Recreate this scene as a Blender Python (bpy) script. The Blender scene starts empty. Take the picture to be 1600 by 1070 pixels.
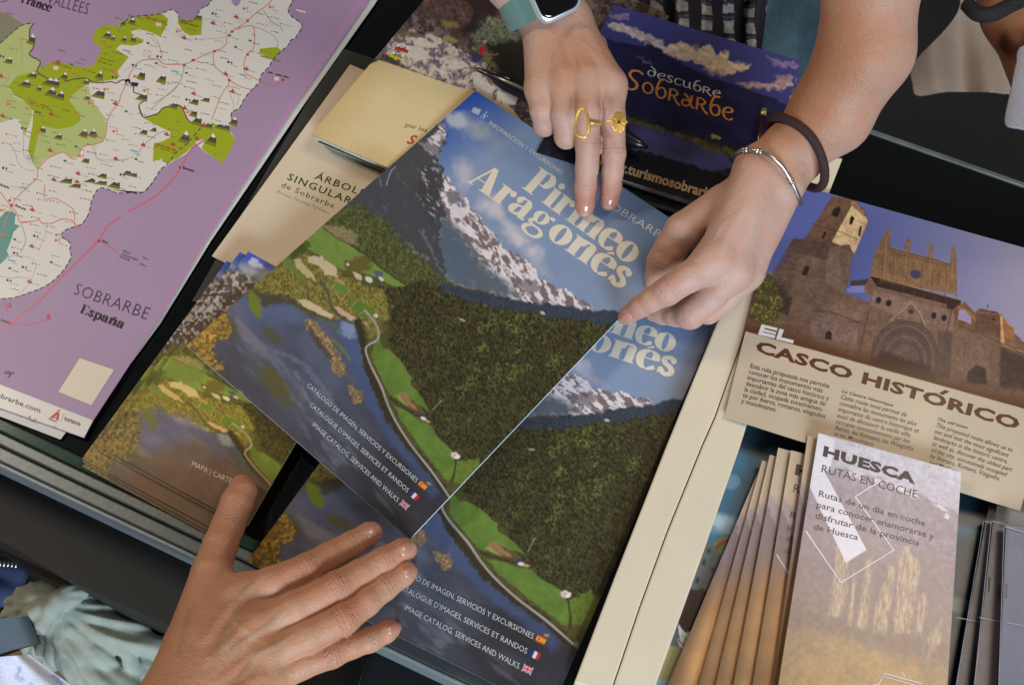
import bpy, bmesh, math, random
import numpy as np
from mathutils import Vector, Matrix
random.seed(7)
# ------------------------------------------------------------------ camera
FPX, PITCH, HC = 1700.0, 0.45, 0.68          # focal length in photo pixels, tilt from straight down, height over the counter (m)
scene = bpy.context.scene
CAM = np.array([0.0, -HC * math.tan(PITCH), HC])
cd = bpy.data.cameras.new("camera"); cam = bpy.data.objects.new("camera", cd)
scene.collection.objects.link(cam); scene.camera = cam
cd.sensor_width = 36.0; cd.lens = FPX / 1600 * 36.0; cd.clip_start = 0.01; cd.clip_end = 50
cam.location = CAM; cam.rotation_euler = (PITCH, 0, 0)
cd.dof.use_dof = True; cd.dof.focus_distance = 0.73; cd.dof.aperture_fstop = 32.0
# ------------------------------------------------------------------ world, lamps, exposure
world = bpy.data.worlds.new("World"); scene.world = world; world.use_nodes = True
wb = world.node_tree.nodes["Background"]; wb.inputs[0].default_value = (0.90, 0.93, 1.0, 1); wb.inputs[1].default_value = 0.08
def area(name, loc, target, size, power, col, sy=None):
    l = bpy.data.lights.new(name, 'AREA'); l.energy = power; l.color = col
    l.shape = 'RECTANGLE'; l.size = size; l.size_y = sy or size
    o = bpy.data.objects.new(name, l); scene.collection.objects.link(o); o.location = loc
    o.rotation_euler = (Vector(target) - Vector(loc)).to_track_quat('-Z', 'Y').to_euler()
area("window_light", (0.45, -1.85, 0.78), (0, 0, 0.05), 1.0, 58, (0.72, 0.87, 1.0), 0.6)
area("ceiling_light", (-1.5, 0.65, 1.60), (0, 0, 0), 0.35, 20, (1.0, 0.84, 0.64))
area("ceiling_light", (0.95, 0.25, 1.75), (0, 0, 0), 0.7, 12, (1.0, 0.82, 0.62))
scene.view_settings.view_transform = 'Standard'; scene.view_settings.look = 'None'
scene.view_settings.exposure = 0.0; scene.view_settings.gamma = 1.0
# ------------------------------------------------------------------ projection helpers
_fw = -CAM / np.linalg.norm(CAM); _r = np.array([1., 0, 0]); _u = np.cross(_r, _fw)
def at(px, py, z=0.0):
    """photo pixel + height above the counter -> world point(s)"""
    px = np.asarray(px, float); py = np.asarray(py, float); z = np.asarray(z, float)
    px, py, z = np.broadcast_arrays(px, py, z)
    d = _fw + ((px - 800) / FPX)[..., None] * _r - ((py - 535) / FPX)[..., None] * _u
    t = (z - CAM[2]) / d[..., 2]
    return CAM + t[..., None] * d
def mmpx(P):            # metres per photo pixel at world point P
    return float((np.asarray(P) - CAM) @ _fw) / FPX
def hom(a, b):
    A = []
    for (x, y), (X, Y) in zip(a, b):
        A.append([x, y, 1, 0, 0, 0, -X*x, -X*y, -X]); A.append([0, 0, 0, x, y, 1, -Y*x, -Y*y, -Y])
    A = np.array(A, float); n = np.abs(A).max(0)
    return (np.linalg.svd(A / n)[2][-1] / n).reshape(3, 3)
def ap(H, x, y):
    x = np.asarray(x, float); y = np.asarray(y, float)
    w = H[2, 0]*x + H[2, 1]*y + H[2, 2]
    return (H[0, 0]*x + H[0, 1]*y + H[0, 2]) / w, (H[1, 0]*x + H[1, 1]*y + H[1, 2]) / w
UNIT = [(0, 0), (1, 0), (1, 1), (0, 1)]
def S(ox, oy, s, pts):  # crop coordinates -> photo pixels
    return [(ox + x / s, oy + y / s) for x, y in pts]
# ------------------------------------------------------------------ colour helpers
def lin(c):
    c = np.asarray(c, float) / 255.0
    return np.where(c <= 0.04045, c / 12.92, ((c + 0.055) / 1.055) ** 2.4)
def lin4(c): return tuple(float(v) for v in lin(c)) + (1.0,)
def mat(name, col=None, rough=0.5, metal=0.0, attr=None, spec=0.5, coat=0.0, noise=0.0, nscale=300.0, bump=0.0, bscale=800.0, sss=0.0, alpha=1.0, trans=0.0):
    m = bpy.data.materials.new(name); m.use_nodes = True
    nt = m.node_tree; b = nt.nodes["Principled BSDF"]
    b.inputs["Roughness"].default_value = rough; b.inputs["Metallic"].default_value = metal
    b.inputs["Specular IOR Level"].default_value = spec; b.inputs["Coat Weight"].default_value = coat
    b.inputs["Coat Roughness"].default_value = 0.12
    b.inputs["Alpha"].default_value = alpha; b.inputs["Transmission Weight"].default_value = trans
    if col is not None: b.inputs["Base Color"].default_value = lin4(col)
    src = None
    if attr:
        a = nt.nodes.new("ShaderNodeAttribute"); a.attribute_name = attr; src = a.outputs["Color"]
    tc = nt.nodes.new("ShaderNodeTexCoord")
    if noise:
        n = nt.nodes.new("ShaderNodeTexNoise"); n.inputs["Scale"].default_value = nscale; n.inputs["Detail"].default_value = 4
        nt.links.new(tc.outputs["Object"], n.inputs["Vector"])
        mr = nt.nodes.new("ShaderNodeMapRange"); mr.inputs[1].default_value = 0.3; mr.inputs[2].default_value = 0.7
        mr.inputs[3].default_value = 1 - noise; mr.inputs[4].default_value = 1 + noise
        nt.links.new(n.outputs["Fac"], mr.inputs[0])
        mx = nt.nodes.new("ShaderNodeVectorMath"); mx.operation = 'SCALE'
        if src: nt.links.new(src, mx.inputs[0])
        else: mx.inputs[0].default_value = lin4(col)[:3]
        nt.links.new(mr.outputs[0], mx.inputs["Scale"]); src = mx.outputs[0]
    if src: nt.links.new(src, b.inputs["Base Color"])
    if bump:
        n = nt.nodes.new("ShaderNodeTexNoise"); n.inputs["Scale"].default_value = bscale; n.inputs["Detail"].default_value = 3
        nt.links.new(tc.outputs["Object"], n.inputs["Vector"])
        bp = nt.nodes.new("ShaderNodeBump"); bp.inputs["Strength"].default_value = bump; bp.inputs["Distance"].default_value = 0.001
        nt.links.new(n.outputs["Fac"], bp.inputs["Height"]); nt.links.new(bp.outputs[0], b.inputs["Normal"])
    if sss:
        b.inputs["Subsurface Weight"].default_value = sss; b.inputs["Subsurface Radius"].default_value = (1.0, 0.35, 0.2)
        b.inputs["Subsurface Scale"].default_value = 0.004
    return m
_inks = {}
def ink(c):
    c = tuple(c)
    if c not in _inks: _inks[c] = mat("ink_%d_%d_%d" % c, tuple(np.array(c)*np.array([1.02, 1.035, 1.06])), 0.28, spec=.32)
    return _inks[c]
PAPER = np.array([1.06, 1.09, 1.16])
M_PRINT = mat("glossy_print", None, 0.27, attr="Col", spec=.32, noise=0.03, nscale=350, bump=.015, bscale=60)
M_MATTE = mat("matt_print", None, 0.55, attr="Col", noise=0.02, nscale=250, bump=0.02)
M_SHINY = mat("coated_print", None, 0.22, attr="Col", spec=.32, noise=0.02, nscale=60, bump=.02, bscale=30)
# ------------------------------------------------------------------ object helpers
COL = scene.collection
def tag(o, label=None, cat=None, group=None, kind=None):
    if label: o["label"] = label
    if cat: o["category"] = cat
    if group: o["group"] = group
    if kind: o["kind"] = kind
    return o
def link(name, me, parent=None, mats=None, smooth=False):
    """mesh in world coordinates -> object with its origin at the mesh centre"""
    n = len(me.vertices); co = np.empty(n*3, np.float32); me.vertices.foreach_get("co", co); co = co.reshape(-1, 3)
    c = (co.min(0) + co.max(0)) / 2; c[2] = co[:, 2].min()
    me.vertices.foreach_set("co", (co - c).ravel()); me.update()
    o = bpy.data.objects.new(name, me); COL.objects.link(o)
    for m in (mats or []): me.materials.append(m)
    if smooth: me.shade_smooth()
    if parent is not None:
        o.parent = parent; o.location = Vector(c.tolist()) - wloc(parent)
    else: o.location = c.tolist()
    return o
def wloc(o):
    v = Vector(o.location); p = o.parent
    while p: v += Vector(p.location); p = p.parent
    return v
def empty(name, loc, *a, **k):
    o = bpy.data.objects.new(name, None); COL.objects.link(o); o.location = [float(v) for v in loc]; o.empty_display_size = 0.02
    return tag(o, *a, **k)
def copy_tree(o, parent=None):
    c = o.copy(); COL.objects.link(c)
    if parent: c.parent = parent
    for ch in [q for q in o.children]: copy_tree(ch, c)
    return c
def mesh(name, V, F):
    me = bpy.data.meshes.new(name); me.from_pydata([tuple(map(float, v)) for v in V], [], F); me.update(); return me
def npmesh(name, V, Q):
    """fast mesh of quads from numpy arrays"""
    me = bpy.data.meshes.new(name); V = np.asarray(V, np.float32); Q = np.asarray(Q, np.int32)
    me.vertices.add(len(V)); me.vertices.foreach_set("co", V.ravel())
    me.loops.add(Q.size); me.loops.foreach_set("vertex_index", Q.ravel())
    me.polygons.add(len(Q)); me.polygons.foreach_set("loop_start", np.arange(0, Q.size, Q.shape[1], dtype=np.int32))
    me.update(calc_edges=True); me.validate(); return me
def setcol(me, rgb, name="Col"):
    a = me.color_attributes.new(name, 'FLOAT_COLOR', 'POINT')
    a.data.foreach_set("color", np.c_[rgb, np.ones(len(rgb))].astype(np.float32).ravel())
# ------------------------------------------------------------------ noise and painting (print on paper)
_tab = {}
def vnoise(x, y, seed=0):
    if seed not in _tab: _tab[seed] = np.random.RandomState(seed + 11).rand(256, 256)
    T = _tab[seed]; xi = np.floor(x).astype(int); yi = np.floor(y).astype(int)
    fx = x - xi; fy = y - yi; fx = fx*fx*(3-2*fx); fy = fy*fy*(3-2*fy)
    a = T[xi & 255, yi & 255]; b = T[(xi+1) & 255, yi & 255]; c = T[xi & 255, (yi+1) & 255]; d = T[(xi+1) & 255, (yi+1) & 255]
    return (a*(1-fx)+b*fx)*(1-fy) + (c*(1-fx)+d*fx)*fy
def fbm(x, y, s, octv=4, seed=0, sx=1.0, ang=0.0):
    c, q = math.cos(ang), math.sin(ang); X = (x*c + y*q) / (s*sx); Y = (-x*q + y*c) / s; r = 0; a = .5; n = 0
    for i in range(octv): r = r + a*vnoise(X + 17.3*i, Y + 9.1*i, seed + i); n += a; a *= .55; X = X*2.03; Y = Y*2.03
    return r / n
def catmull(pts, n=8, closed=False):
    P = [np.array(p, float) for p in pts]; out = []; m = len(P)
    if m < 3 and not closed: return [tuple(p) for p in P]
    rng = range(m if closed else m - 1)
    for i in rng:
        if closed: a, b, c, d = P[(i-1) % m], P[i], P[(i+1) % m], P[(i+2) % m]
        else: a, b, c, d = P[max(i-1, 0)], P[i], P[i+1], P[min(i+2, m-1)]
        for k in range(n):
            t = k / n
            out.append(tuple(.5*((2*b) + (-a+c)*t + (2*a-5*b+4*c-d)*t*t + (-a+3*b-3*c+d)*t**3)))
    if not closed: out.append(tuple(P[-1]))
    return out
class Paint:
    def __init__(s, x, y, base):
        s.x = x; s.y = y; s.c = np.ones((len(x), 3)) * np.array(base, float)
    def mix(s, a, col):
        a = np.clip(a, 0, 1)[:, None]; s.c = s.c*(1-a) + np.asarray(col, float)*a
    def fill(s, poly, col, soft=1.5, warp=0.0, ws=12.0, amt=1.0, seed=3, smooth=0):
        if smooth: poly = catmull(poly, smooth, True)
        P = np.array(poly, float); m = warp + soft + 2
        idx = np.where((s.x > P[:, 0].min()-m) & (s.x < P[:, 0].max()+m) & (s.y > P[:, 1].min()-m) & (s.y < P[:, 1].max()+m))[0]
        if not len(idx): return
        x = s.x[idx]; y = s.y[idx]
        if warp:
            x = x + warp*2*(fbm(x, y, ws, 3, seed) - .5)*1.6; y = y + warp*2*(fbm(s.x[idx], y, ws, 3, seed+5) - .5)*1.6
        dm = np.full(len(x), 1e9); ins = np.zeros(len(x), bool)
        for i in range(len(P)):
            a = P[i]; b = P[(i+1) % len(P)]; e = b - a; L = e @ e + 1e-12
            t = np.clip(((x-a[0])*e[0] + (y-a[1])*e[1]) / L, 0, 1)
            dm = np.minimum(dm, (x-a[0]-t*e[0])**2 + (y-a[1]-t*e[1])**2)
            cr = ((a[1] > y) != (b[1] > y))
            if abs(e[1]) > 1e-12: ins ^= cr & (x < e[0]*(y-a[1])/e[1] + a[0])
        d = np.sqrt(dm); d = np.where(ins, -d, d)
        al = np.zeros(len(s.x)); al[idx] = np.clip(.5 - d/max(soft, .01), 0, 1)*amt
        if callable(col): col = col(s.x, s.y)
        s.mix(al, col)
    def line(s, pts, w, col, soft=1.0, amt=1.0, warp=0.0):
        P = np.array(catmull(pts, 6), float); m = w + soft + warp + 2
        idx = np.where((s.x > P[:, 0].min()-m) & (s.x < P[:, 0].max()+m) & (s.y > P[:, 1].min()-m) & (s.y < P[:, 1].max()+m))[0]
        if not len(idx): return
        x = s.x[idx]; y = s.y[idx]; dm = np.full(len(x), 1e9)
        if warp: x = x + warp*2*(fbm(x, y, 5, 2, 8)-.5); y = y + warp*2*(fbm(x, y, 5, 2, 9)-.5)
        for a, b in zip(P[:-1], P[1:]):
            e = b - a; L = e @ e + 1e-12; t = np.clip(((x-a[0])*e[0] + (y-a[1])*e[1]) / L, 0, 1)
            dm = np.minimum(dm, (x-a[0]-t*e[0])**2 + (y-a[1]-t*e[1])**2)
        al = np.zeros(len(s.x)); al[idx] = np.clip(.5 - (np.sqrt(dm)-w/2)/soft, 0, 1)*amt
        s.mix(al, col)
    def blob(s, cx, cy, rx, ry, ang, col, amt=1.0, edge=.4, warp=0.0, ws=8.0, seed=1):
        c, q = math.cos(ang), math.sin(ang); dx = s.x-cx; dy = s.y-cy
        u = (dx*c+dy*q)/rx; v = (-dx*q+dy*c)/ry; r = np.sqrt(u*u+v*v)
        if warp: r = r + warp*(fbm(s.x, s.y, ws, 3, seed)-.5)*2
        s.mix(np.clip((1-r)/edge+.5, 0, 1)*amt*(r < 1.6), col)
    def grain(s, amp, sc, seed=0, octv=3, sx=1.0, ang=0.0, mask=None):
        n = 1 + amp*2*(fbm(s.x, s.y, sc, octv, seed, sx, ang)-.5)
        if mask is not None: n = 1 + (n-1)*mask
        s.c = s.c*n[:, None]
# ------------------------------------------------------------------ sheets of paper
class Sheet:
    def __init__(s, quad, z, bump=None):
        """quad: TL, TR, BR, BL in photo pixels; z: height(s) of the corners (m)"""
        s.quad = quad; s.z = [z]*4 if np.isscalar(z) else list(z); s.bump = bump
        s.H = hom(quad, UNIT); s.Hi = hom(UNIT, quad)
    def zz(s, u, v):
        z = (s.z[0]*(1-u)+s.z[1]*u)*(1-v) + (s.z[3]*(1-u)+s.z[2]*u)*v
        return z + (s.bump(u, v) if s.bump else 0)
    def P(s, px, py, off=0.0):
        u, v = ap(s.H, px, py); return at(px, py, s.zz(u, v) + off)
    def raster(s, name, nu, nv, fn, m, thick=0.0006, edge=(205, 198, 185), parent=None, trim=None):
        u, v = np.meshgrid(np.linspace(0, 1, nu), np.linspace(0, 1, nv)); u = u.ravel(); v = v.ravel()
        px, py = ap(s.Hi, u, v); top = s.P(px, py)
        c = fn(px, py, u, v)
        i = np.arange((nu-1)*(nv-1)); r = i // (nu-1); q = i % (nu-1); a = r*nu + q
        Q = np.c_[a, a+nu, a+nu+1, a+1]
        ring = list(range(nu)) + [k*nu+nu-1 for k in range(1, nv)] + [nv*nu-1-k for k in range(1, nu)] + [k*nu for k in range(nv-2, 0, -1)]
        ring = np.array(ring); n0 = nu*nv; R = len(ring)
        t = top[ring]; b = t.copy(); b[:, 2] -= thick
        k = np.arange(R); k2 = (k+1) % R
        Q2 = np.c_[n0+k, n0+k2, n0+R+k2, n0+R+k]
        # underside
        bt = top.copy(); bt[:, 2] -= thick; st = max(1, (nu-1)//12); 
        V = np.r_[top, t, b]; C = np.r_[c, np.ones((2*R, 3))*np.array(edge)]
        UG = 41 if s.bump else 9
        us, vs = np.meshgrid(np.linspace(0, 1, UG), np.linspace(0, 1, UG)); us = us.ravel(); vs = vs.ravel()
        ux, uy = ap(s.Hi, us, vs); ub = s.P(ux, uy); ub[:, 2] -= thick + 2e-5
        n1 = len(V); j = np.arange((UG-1)**2); a = (j // (UG-1))*UG + j % (UG-1)
        Q3 = np.c_[a, a+1, a+UG+1, a+UG] + n1
        V = np.r_[V, ub]; C = np.r_[C, np.ones((UG*UG, 3))*np.array(edge)]
        me = npmesh(name, V, np.r_[Q, Q2, Q3]); setcol(me, np.minimum(lin(np.clip(C, 2, 250))*PAPER, .9))
        return link(name, me, parent, [m])
    def block(s, name, zb, m, parent, inset=0.004, gap=0.0007, n=10):
        """pages under a cover: closed block from just below the sheet down to zb"""
        e = inset; us = [e+(1-2*e)*k/n for k in range(n+1)]
        ring = [(q, e) for q in us] + [(1-e, q) for q in us[1:]] + [(q, 1-e) for q in us[::-1][1:]] + [(e, q) for q in us[::-1][1:-1]]
        V = []; R = len(ring)
        for u, v in ring:
            x, y = ap(s.Hi, u, v); p = s.P(x, y, -gap); V.append(p)
        for i in range(R): p = V[i].copy(); p[2] = zb; V.append(p)
        F = [(i, (i+1) % R, R+(i+1) % R, R+i) for i in range(R)] + [tuple(range(R-1, -1, -1)), tuple(range(R, 2*R))]
        return link(name, mesh(name, V, F), parent, [m])
# ------------------------------------------------------------------ ink: crisp print on a sheet

_tc = {}
def glyphs(s, bold=0.0, space=1.0, shear=0.0):
    key = (s, bold, space, shear)
    if key in _tc: return _tc[key]
    cu = bpy.data.curves.new("t", 'FONT'); cu.body = s; cu.size = 1.0; cu.resolution_u = 2
    cu.offset = bold; cu.space_character = space; cu.shear = shear; cu.fill_mode = 'BOTH'
    o = bpy.data.objects.new("t", cu); me = bpy.data.meshes.new_from_object(o)
    n = len(me.vertices); co = np.empty(n*3, np.float32); me.vertices.foreach_get("co", co); co = co.reshape(-1, 3)[:, :2]
    F = [tuple(p.vertices) for p in me.polygons]; bpy.data.objects.remove(o); bpy.data.meshes.remove(me)
    _tc[key] = (co, F); return _tc[key]
CAPH = glyphs("H")[0][:, 1].max()
class Ink:
    def __init__(s, sheet, off=0.00008, Hmap=None):
        s.sh = sheet; s.off = off; s.V = []; s.F = []; s.M = []; s.mats = []; s.n = 0; s.Hm = Hmap; s.step = 5e-7
    def add(s, pts, faces, col):
        pts = np.asarray(pts, float); x, y = pts[:, 0], pts[:, 1]
        if s.Hm is not None: x, y = ap(s.Hm, x, y)
        P = s.sh.P(x, y, s.off); s.off += s.step
        m = ink(col)
        if m not in s.mats: s.mats.append(m)
        k = s.mats.index(m); s.V.append(P); s.F += [tuple(i + s.n for i in f) for f in faces]; s.M += [k]*len(faces); s.n += len(P)
    def poly(s, pts, col, smooth=0):
        if smooth: pts = catmull(pts, smooth, True)
        P = np.array(pts); A = np.sum(P[:, 0]*np.roll(P[:, 1], -1) - np.roll(P[:, 0], -1)*P[:, 1])
        if A > 0: pts = list(pts)[::-1]
        s.add(pts, [tuple(range(len(pts)))], col)
    def disc(s, x, y, r, col, n=8, ry=None):
        ry = ry or r; s.poly([(x+r*math.cos(2*math.pi*k/n), y+ry*math.sin(2*math.pi*k/n)) for k in range(n)], col)
    def line(s, pts, w, col, smooth=6, dash=None, wf=None):
        P = np.array(catmull(pts, smooth) if smooth else pts, float)
        keep = [0] + [i for i in range(1, len(P)) if np.linalg.norm(P[i]-P[i-1]) > 1e-4]; P = P[keep]
        T = np.gradient(P, axis=0); T /= np.linalg.norm(T, axis=1)[:, None] + 1e-9; N = np.c_[-T[:, 1], T[:, 0]]
        if dash:
            L = np.r_[0, np.cumsum(np.linalg.norm(np.diff(P, axis=0), axis=1))]; k = 0.0; V = []; F = []
            while k < L[-1]:
                q = [k, min(k+dash[0], L[-1])]; X = np.interp(q, L, P[:, 0]); Y = np.interp(q, L, P[:, 1])
                nx = np.interp(q, L, N[:, 0]); ny = np.interp(q, L, N[:, 1]); b = len(V)
                V += [(X[0]+nx[0]*w/2, Y[0]+ny[0]*w/2), (X[0]-nx[0]*w/2, Y[0]-ny[0]*w/2), (X[1]-nx[1]*w/2, Y[1]-ny[1]*w/2), (X[1]+nx[1]*w/2, Y[1]+ny[1]*w/2)]
                F.append((b, b+1, b+2, b+3)); k += dash[0]+dash[1]
            s.add(V, F, col); return
        ww = np.full(len(P), w/2) if wf is None else wf(T)
        A = P + N*ww[:, None]; B = P - N*ww[:, None]; n = len(P)
        s.add(np.r_[A, B], [(i, i+n, i+n+1, i+1) for i in range(n-1)], col)
    def text(s, t, p0, p1, ptop, col, bold=0.0, space=1.0, shear=0.0, full=None):
        """baseline p0->p1, cap top of first letter ptop (photo px). full=(width,) reuses a measured width"""
        co, F = glyphs(t, bold, space, shear); W = co[:, 0].max() if full is None else full
        H = s.sh.H; u0 = np.array(ap(H, *p0)); u1 = np.array(ap(H, *p1)); ut = np.array(ap(H, *ptop))
        if s.Hm is not None:
            HH = H @ s.Hm; u0, u1, ut = [np.array(ap(HH, *p)) for p in (p0, p1, ptop)]
        uv = u0 + co[:, :1]/W*(u1-u0) + co[:, 1:]/CAPH*(ut-u0)
        x, y = ap(s.sh.Hi, uv[:, 0], uv[:, 1]); Hm = s.Hm; s.Hm = None; s.add(np.c_[x, y], F, col); s.Hm = Hm
        return W
    def glyph_run(s, font, t, p0, p1, ptop, cap, col):
        """custom letter shapes; font: dict char -> (advance, [strokes])"""
        W = sum(font[c][0] for c in t); HH = s.sh.H if s.Hm is None else s.sh.H @ s.Hm
        u0, u1, ut = [np.array(ap(HH, *p)) for p in (p0, p1, ptop)]; x0 = 0.0
        Hm = s.Hm; s.Hm = None
        def tr(P):
            P = np.asarray(P, float); uv = u0 + (P[:, :1]+x0)/W*(u1-u0) + P[:, 1:]/cap*(ut-u0)
            return np.c_[ap(s.sh.Hi, uv[:, 0], uv[:, 1])]
        for c in t:
            adv, st = font[c]
            for k in st:
                if k[0] == 'p': s.add(tr(k[1]), [tuple(range(len(k[1])))], col)
                elif k[0] == 'd':
                    _, x, y, rx, ry = k; s.add(tr([(x+rx*math.cos(a*math.pi/8), y+ry*math.sin(a*math.pi/8)) for a in range(16)]), [tuple(range(16))], col)
                elif k[0] == 'o':
                    _, x, y, rx, ry, ix, iy = k; a = np.arange(24)*math.pi/12
                    A = np.c_[x+rx*np.cos(a), y+ry*np.sin(a)]; B = np.c_[x+ix*np.cos(a), y+iy*np.sin(a)]
                    s.add(tr(np.r_[A, B]), [(i, (i+1) % 24, 24+(i+1) % 24, 24+i) for i in range(24)], col)
                elif k[0] == 'n':
                    _, pts, thick, thin = k; P = np.array(catmull(pts, 7), float)
                    T = np.gradient(P, axis=0); T /= np.linalg.norm(T, axis=1)[:, None]+1e-9; N = np.c_[-T[:, 1], T[:, 0]]
                    w = (thin+(thick*(1.2 if font is DID else 1.0)-thin)*np.abs(T[:, 1])**1.4)/2; n = len(P)
                    s.add(tr(np.r_[P+N*w[:, None], P-N*w[:, None]]), [(i+1, i+n+1, i+n, i) for i in range(n-1)], col)
            x0 += adv
        s.Hm = Hm
    def done(s, name, parent):
        V = np.concatenate(s.V); me = mesh(name, V, s.F); me.polygons.foreach_set("material_index", s.M)
        return link(name, me, parent, s.mats)
R_ = lambda x0, y0, x1, y1: ('p', [(x0, y0), (x1, y0), (x1, y1), (x0, y1)])
DID = {   # fat-face serif drawn for the catalogue title
 'o': (.57, [('o', .28, .25, .275, .265, .07, .225)]),
 'i': (.31, [R_(.045, .02, .25, .5), R_(.0, 0, .29, .03), R_(-.01, .47, .1, .5), ('d', .145, .63, .085, .085)]),
 'n': (.64, [R_(.045, .02, .25, .5), R_(.0, 0, .29, .03), R_(-.01, .47, .1, .5), ('n', [(.22, .36), (.30, .46), (.40, .49), (.47, .44), (.48, .34)], .17, .04), R_(.38, .02, .585, .36), R_(.34, 0, .62, .03)]),
 'r': (.46, [R_(.045, .02, .25, .5), R_(.0, 0, .29, .03), R_(-.01, .47, .1, .5), ('n', [(.22, .34), (.27, .45), (.36, .49)], .04, .035), ('d', .36, .42, .08, .085)]),
 'e': (.52, [('n', [(.44, .275), (.42, .42), (.28, .50), (.12, .40), (.085, .22), (.16, .05), (.30, -.005), (.47, .10)], .165, .03), R_(.15, .262, .45, .292)]),
 'P': (.64, [R_(.06, .02, .28, .7), R_(-.01, 0, .35, .03), R_(-.01, .69, .28, .72), ('n', [(.25, .705), (.42, .70), (.52, .54), (.42, .36), (.25, .345)], .18, .035)]),
 'A': (.72, [('n', [(.06, .01), (.31, .70)], .045, .03), ('p', [(.41, .02), (.66, .02), (.41, .72), (.27, .72)]), R_(-.02, 0, .16, .03), R_(.36, 0, .70, .03), R_(.14, .22, .48, .25)]),
 'a': (.56, [R_(.275, .05, .455, .36), ('n', [(.09, .37), (.17, .485), (.30, .49), (.365, .40), (.365, .34)], .15, .035), ('d', .115, .375, .07, .07), ('n', [(.32, .29), (.16, .25), (.085, .13), (.16, .02), (.31, .08)], .15, .03), ('n', [(.36, .10), (.40, .015), (.50, .03)], .13, .04)]),
 'g': (.56, [('o', .23, .33, .2, .175, .06, .145), ('n', [(.12, .19), (.07, .11), (.17, .055), (.36, .05), (.47, -.04), (.40, -.17), (.22, -.21), (.06, -.15), (.05, -.05), (.15, .03)], .10, .055), ('n', [(.38, .42), (.43, .49)], .04, .04), ('d', .47, .46, .055, .05)]),
 's': (.46, [('n', [(.36, .37), (.25, .485), (.12, .42), (.15, .31), (.30, .22), (.35, .10), (.22, .01), (.06, .14)], .12, .10), ('p', [(.33, .34), (.37, .34), (.38, .5), (.35, .5)]), ('p', [(.03, .0), (.06, .0), (.08, .17), (.04, .17)])]),
 'E': (.62, [R_(.07, .02, .25, .7), R_(-.01, 0, .55, .03), R_(-.01, .69, .53, .72), R_(.24, .35, .40, .38), ('p', [(.48, .03), (.58, .03), (.56, .22), (.54, .22)]), ('p', [(.47, .69), (.51, .52), (.54, .52), (.54, .69)])]),
 'F': (.58, [R_(.07, .02, .25, .7), R_(-.01, 0, .34, .03), R_(-.01, .69, .53, .72), R_(.24, .35, .40, .38), ('p', [(.47, .69), (.51, .52), (.54, .52), (.54, .69)])]),
 'p': (.58, [R_(.06, -.2, .22, .5), R_(.0, -.23, .29, -.2), R_(-.01, .47, .1, .5), ('n', [(.21, .40), (.32, .50), (.46, .42), (.48, .22), (.40, .04), (.28, -.01), (.20, .07)], .15, .035)]),
 'c': (.48, [('n', [(.40, .36), (.30, .495), (.14, .42), (.085, .24), (.15, .05), (.29, -.005), (.44, .10)], .16, .03), ('d', .375, .37, .07, .07)]),
}
DID['é'] = (.52, DID['e'][1] + [('p', [(.15, .55), (.19, .53), (.33, .61), (.28, .66)])])
DID['ñ'] = (.64, DID['n'][1] + [('n', [(.16, .60), (.30, .58), (.46, .66)], .07, .05)])
t1_, t0_ = .085, .04
UNC = {   # uncial letters of the guide-book title
 'd': (.50, [('o', .22, .22, .2, .22, .13, .175), ('n', [(.40, .20), (.40, .42), (.30, .60), (.12, .70)], t1_, .05)]),
 'e': (.46, [('n', [(.12, .24), (.34, .30), (.38, .40), (.28, .46), (.12, .38), (.06, .2), (.16, .03), (.30, .0), (.42, .08)], t1_, t0_)]),
 's': (.38, [('n', [(.32, .40), (.20, .47), (.08, .38), (.16, .26), (.28, .17), (.27, .04), (.14, .0), (.04, .07)], t1_, .055)]),
 'c': (.42, [('n', [(.37, .40), (.24, .46), (.10, .36), (.07, .18), (.16, .03), (.28, .0), (.39, .07)], t1_, t0_)]),
 'u': (.52, [('n', [(.03, .46), (.09, .40), (.09, .16), (.18, .02), (.32, .06), (.38, .18)], t1_, t0_), ('n', [(.38, .46), (.38, .12), (.47, .0)], t1_, .05)]),
 'b': (.48, [('n', [(.34, .74), (.20, .70), (.10, .50), (.07, .22), (.14, .05), (.26, .0), (.39, .10), (.40, .28), (.30, .40), (.16, .36), (.09, .26)], t1_, .05)]),
 'r': (.50, [('n', [(.08, .46), (.08, .0)], t1_, t0_), ('n', [(.04, .44), (.22, .47), (.36, .38), (.28, .26), (.10, .22)], t1_, .05), ('n', [(.22, .24), (.36, .04), (.50, -.05)], .09, .07)]),
 'S': (.62, [('n', [(.60, .66), (.44, .74), (.20, .68), (.13, .50), (.28, .36), (.44, .24), (.42, .06), (.24, -.03), (.0, .06)], .10, .07)]),
 'o': (.48, [('o', .23, .22, .21, .225, .14, .175)]),
 'a': (.52, [('n', [(.10, .46), (.24, .34), (.38, .10), (.50, .0)], .09, .07), ('n', [(.30, .22), (.12, .22), (.06, .10), (.16, .0), (.34, .12), (.38, .46)], t1_, .05)]),
}
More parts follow.
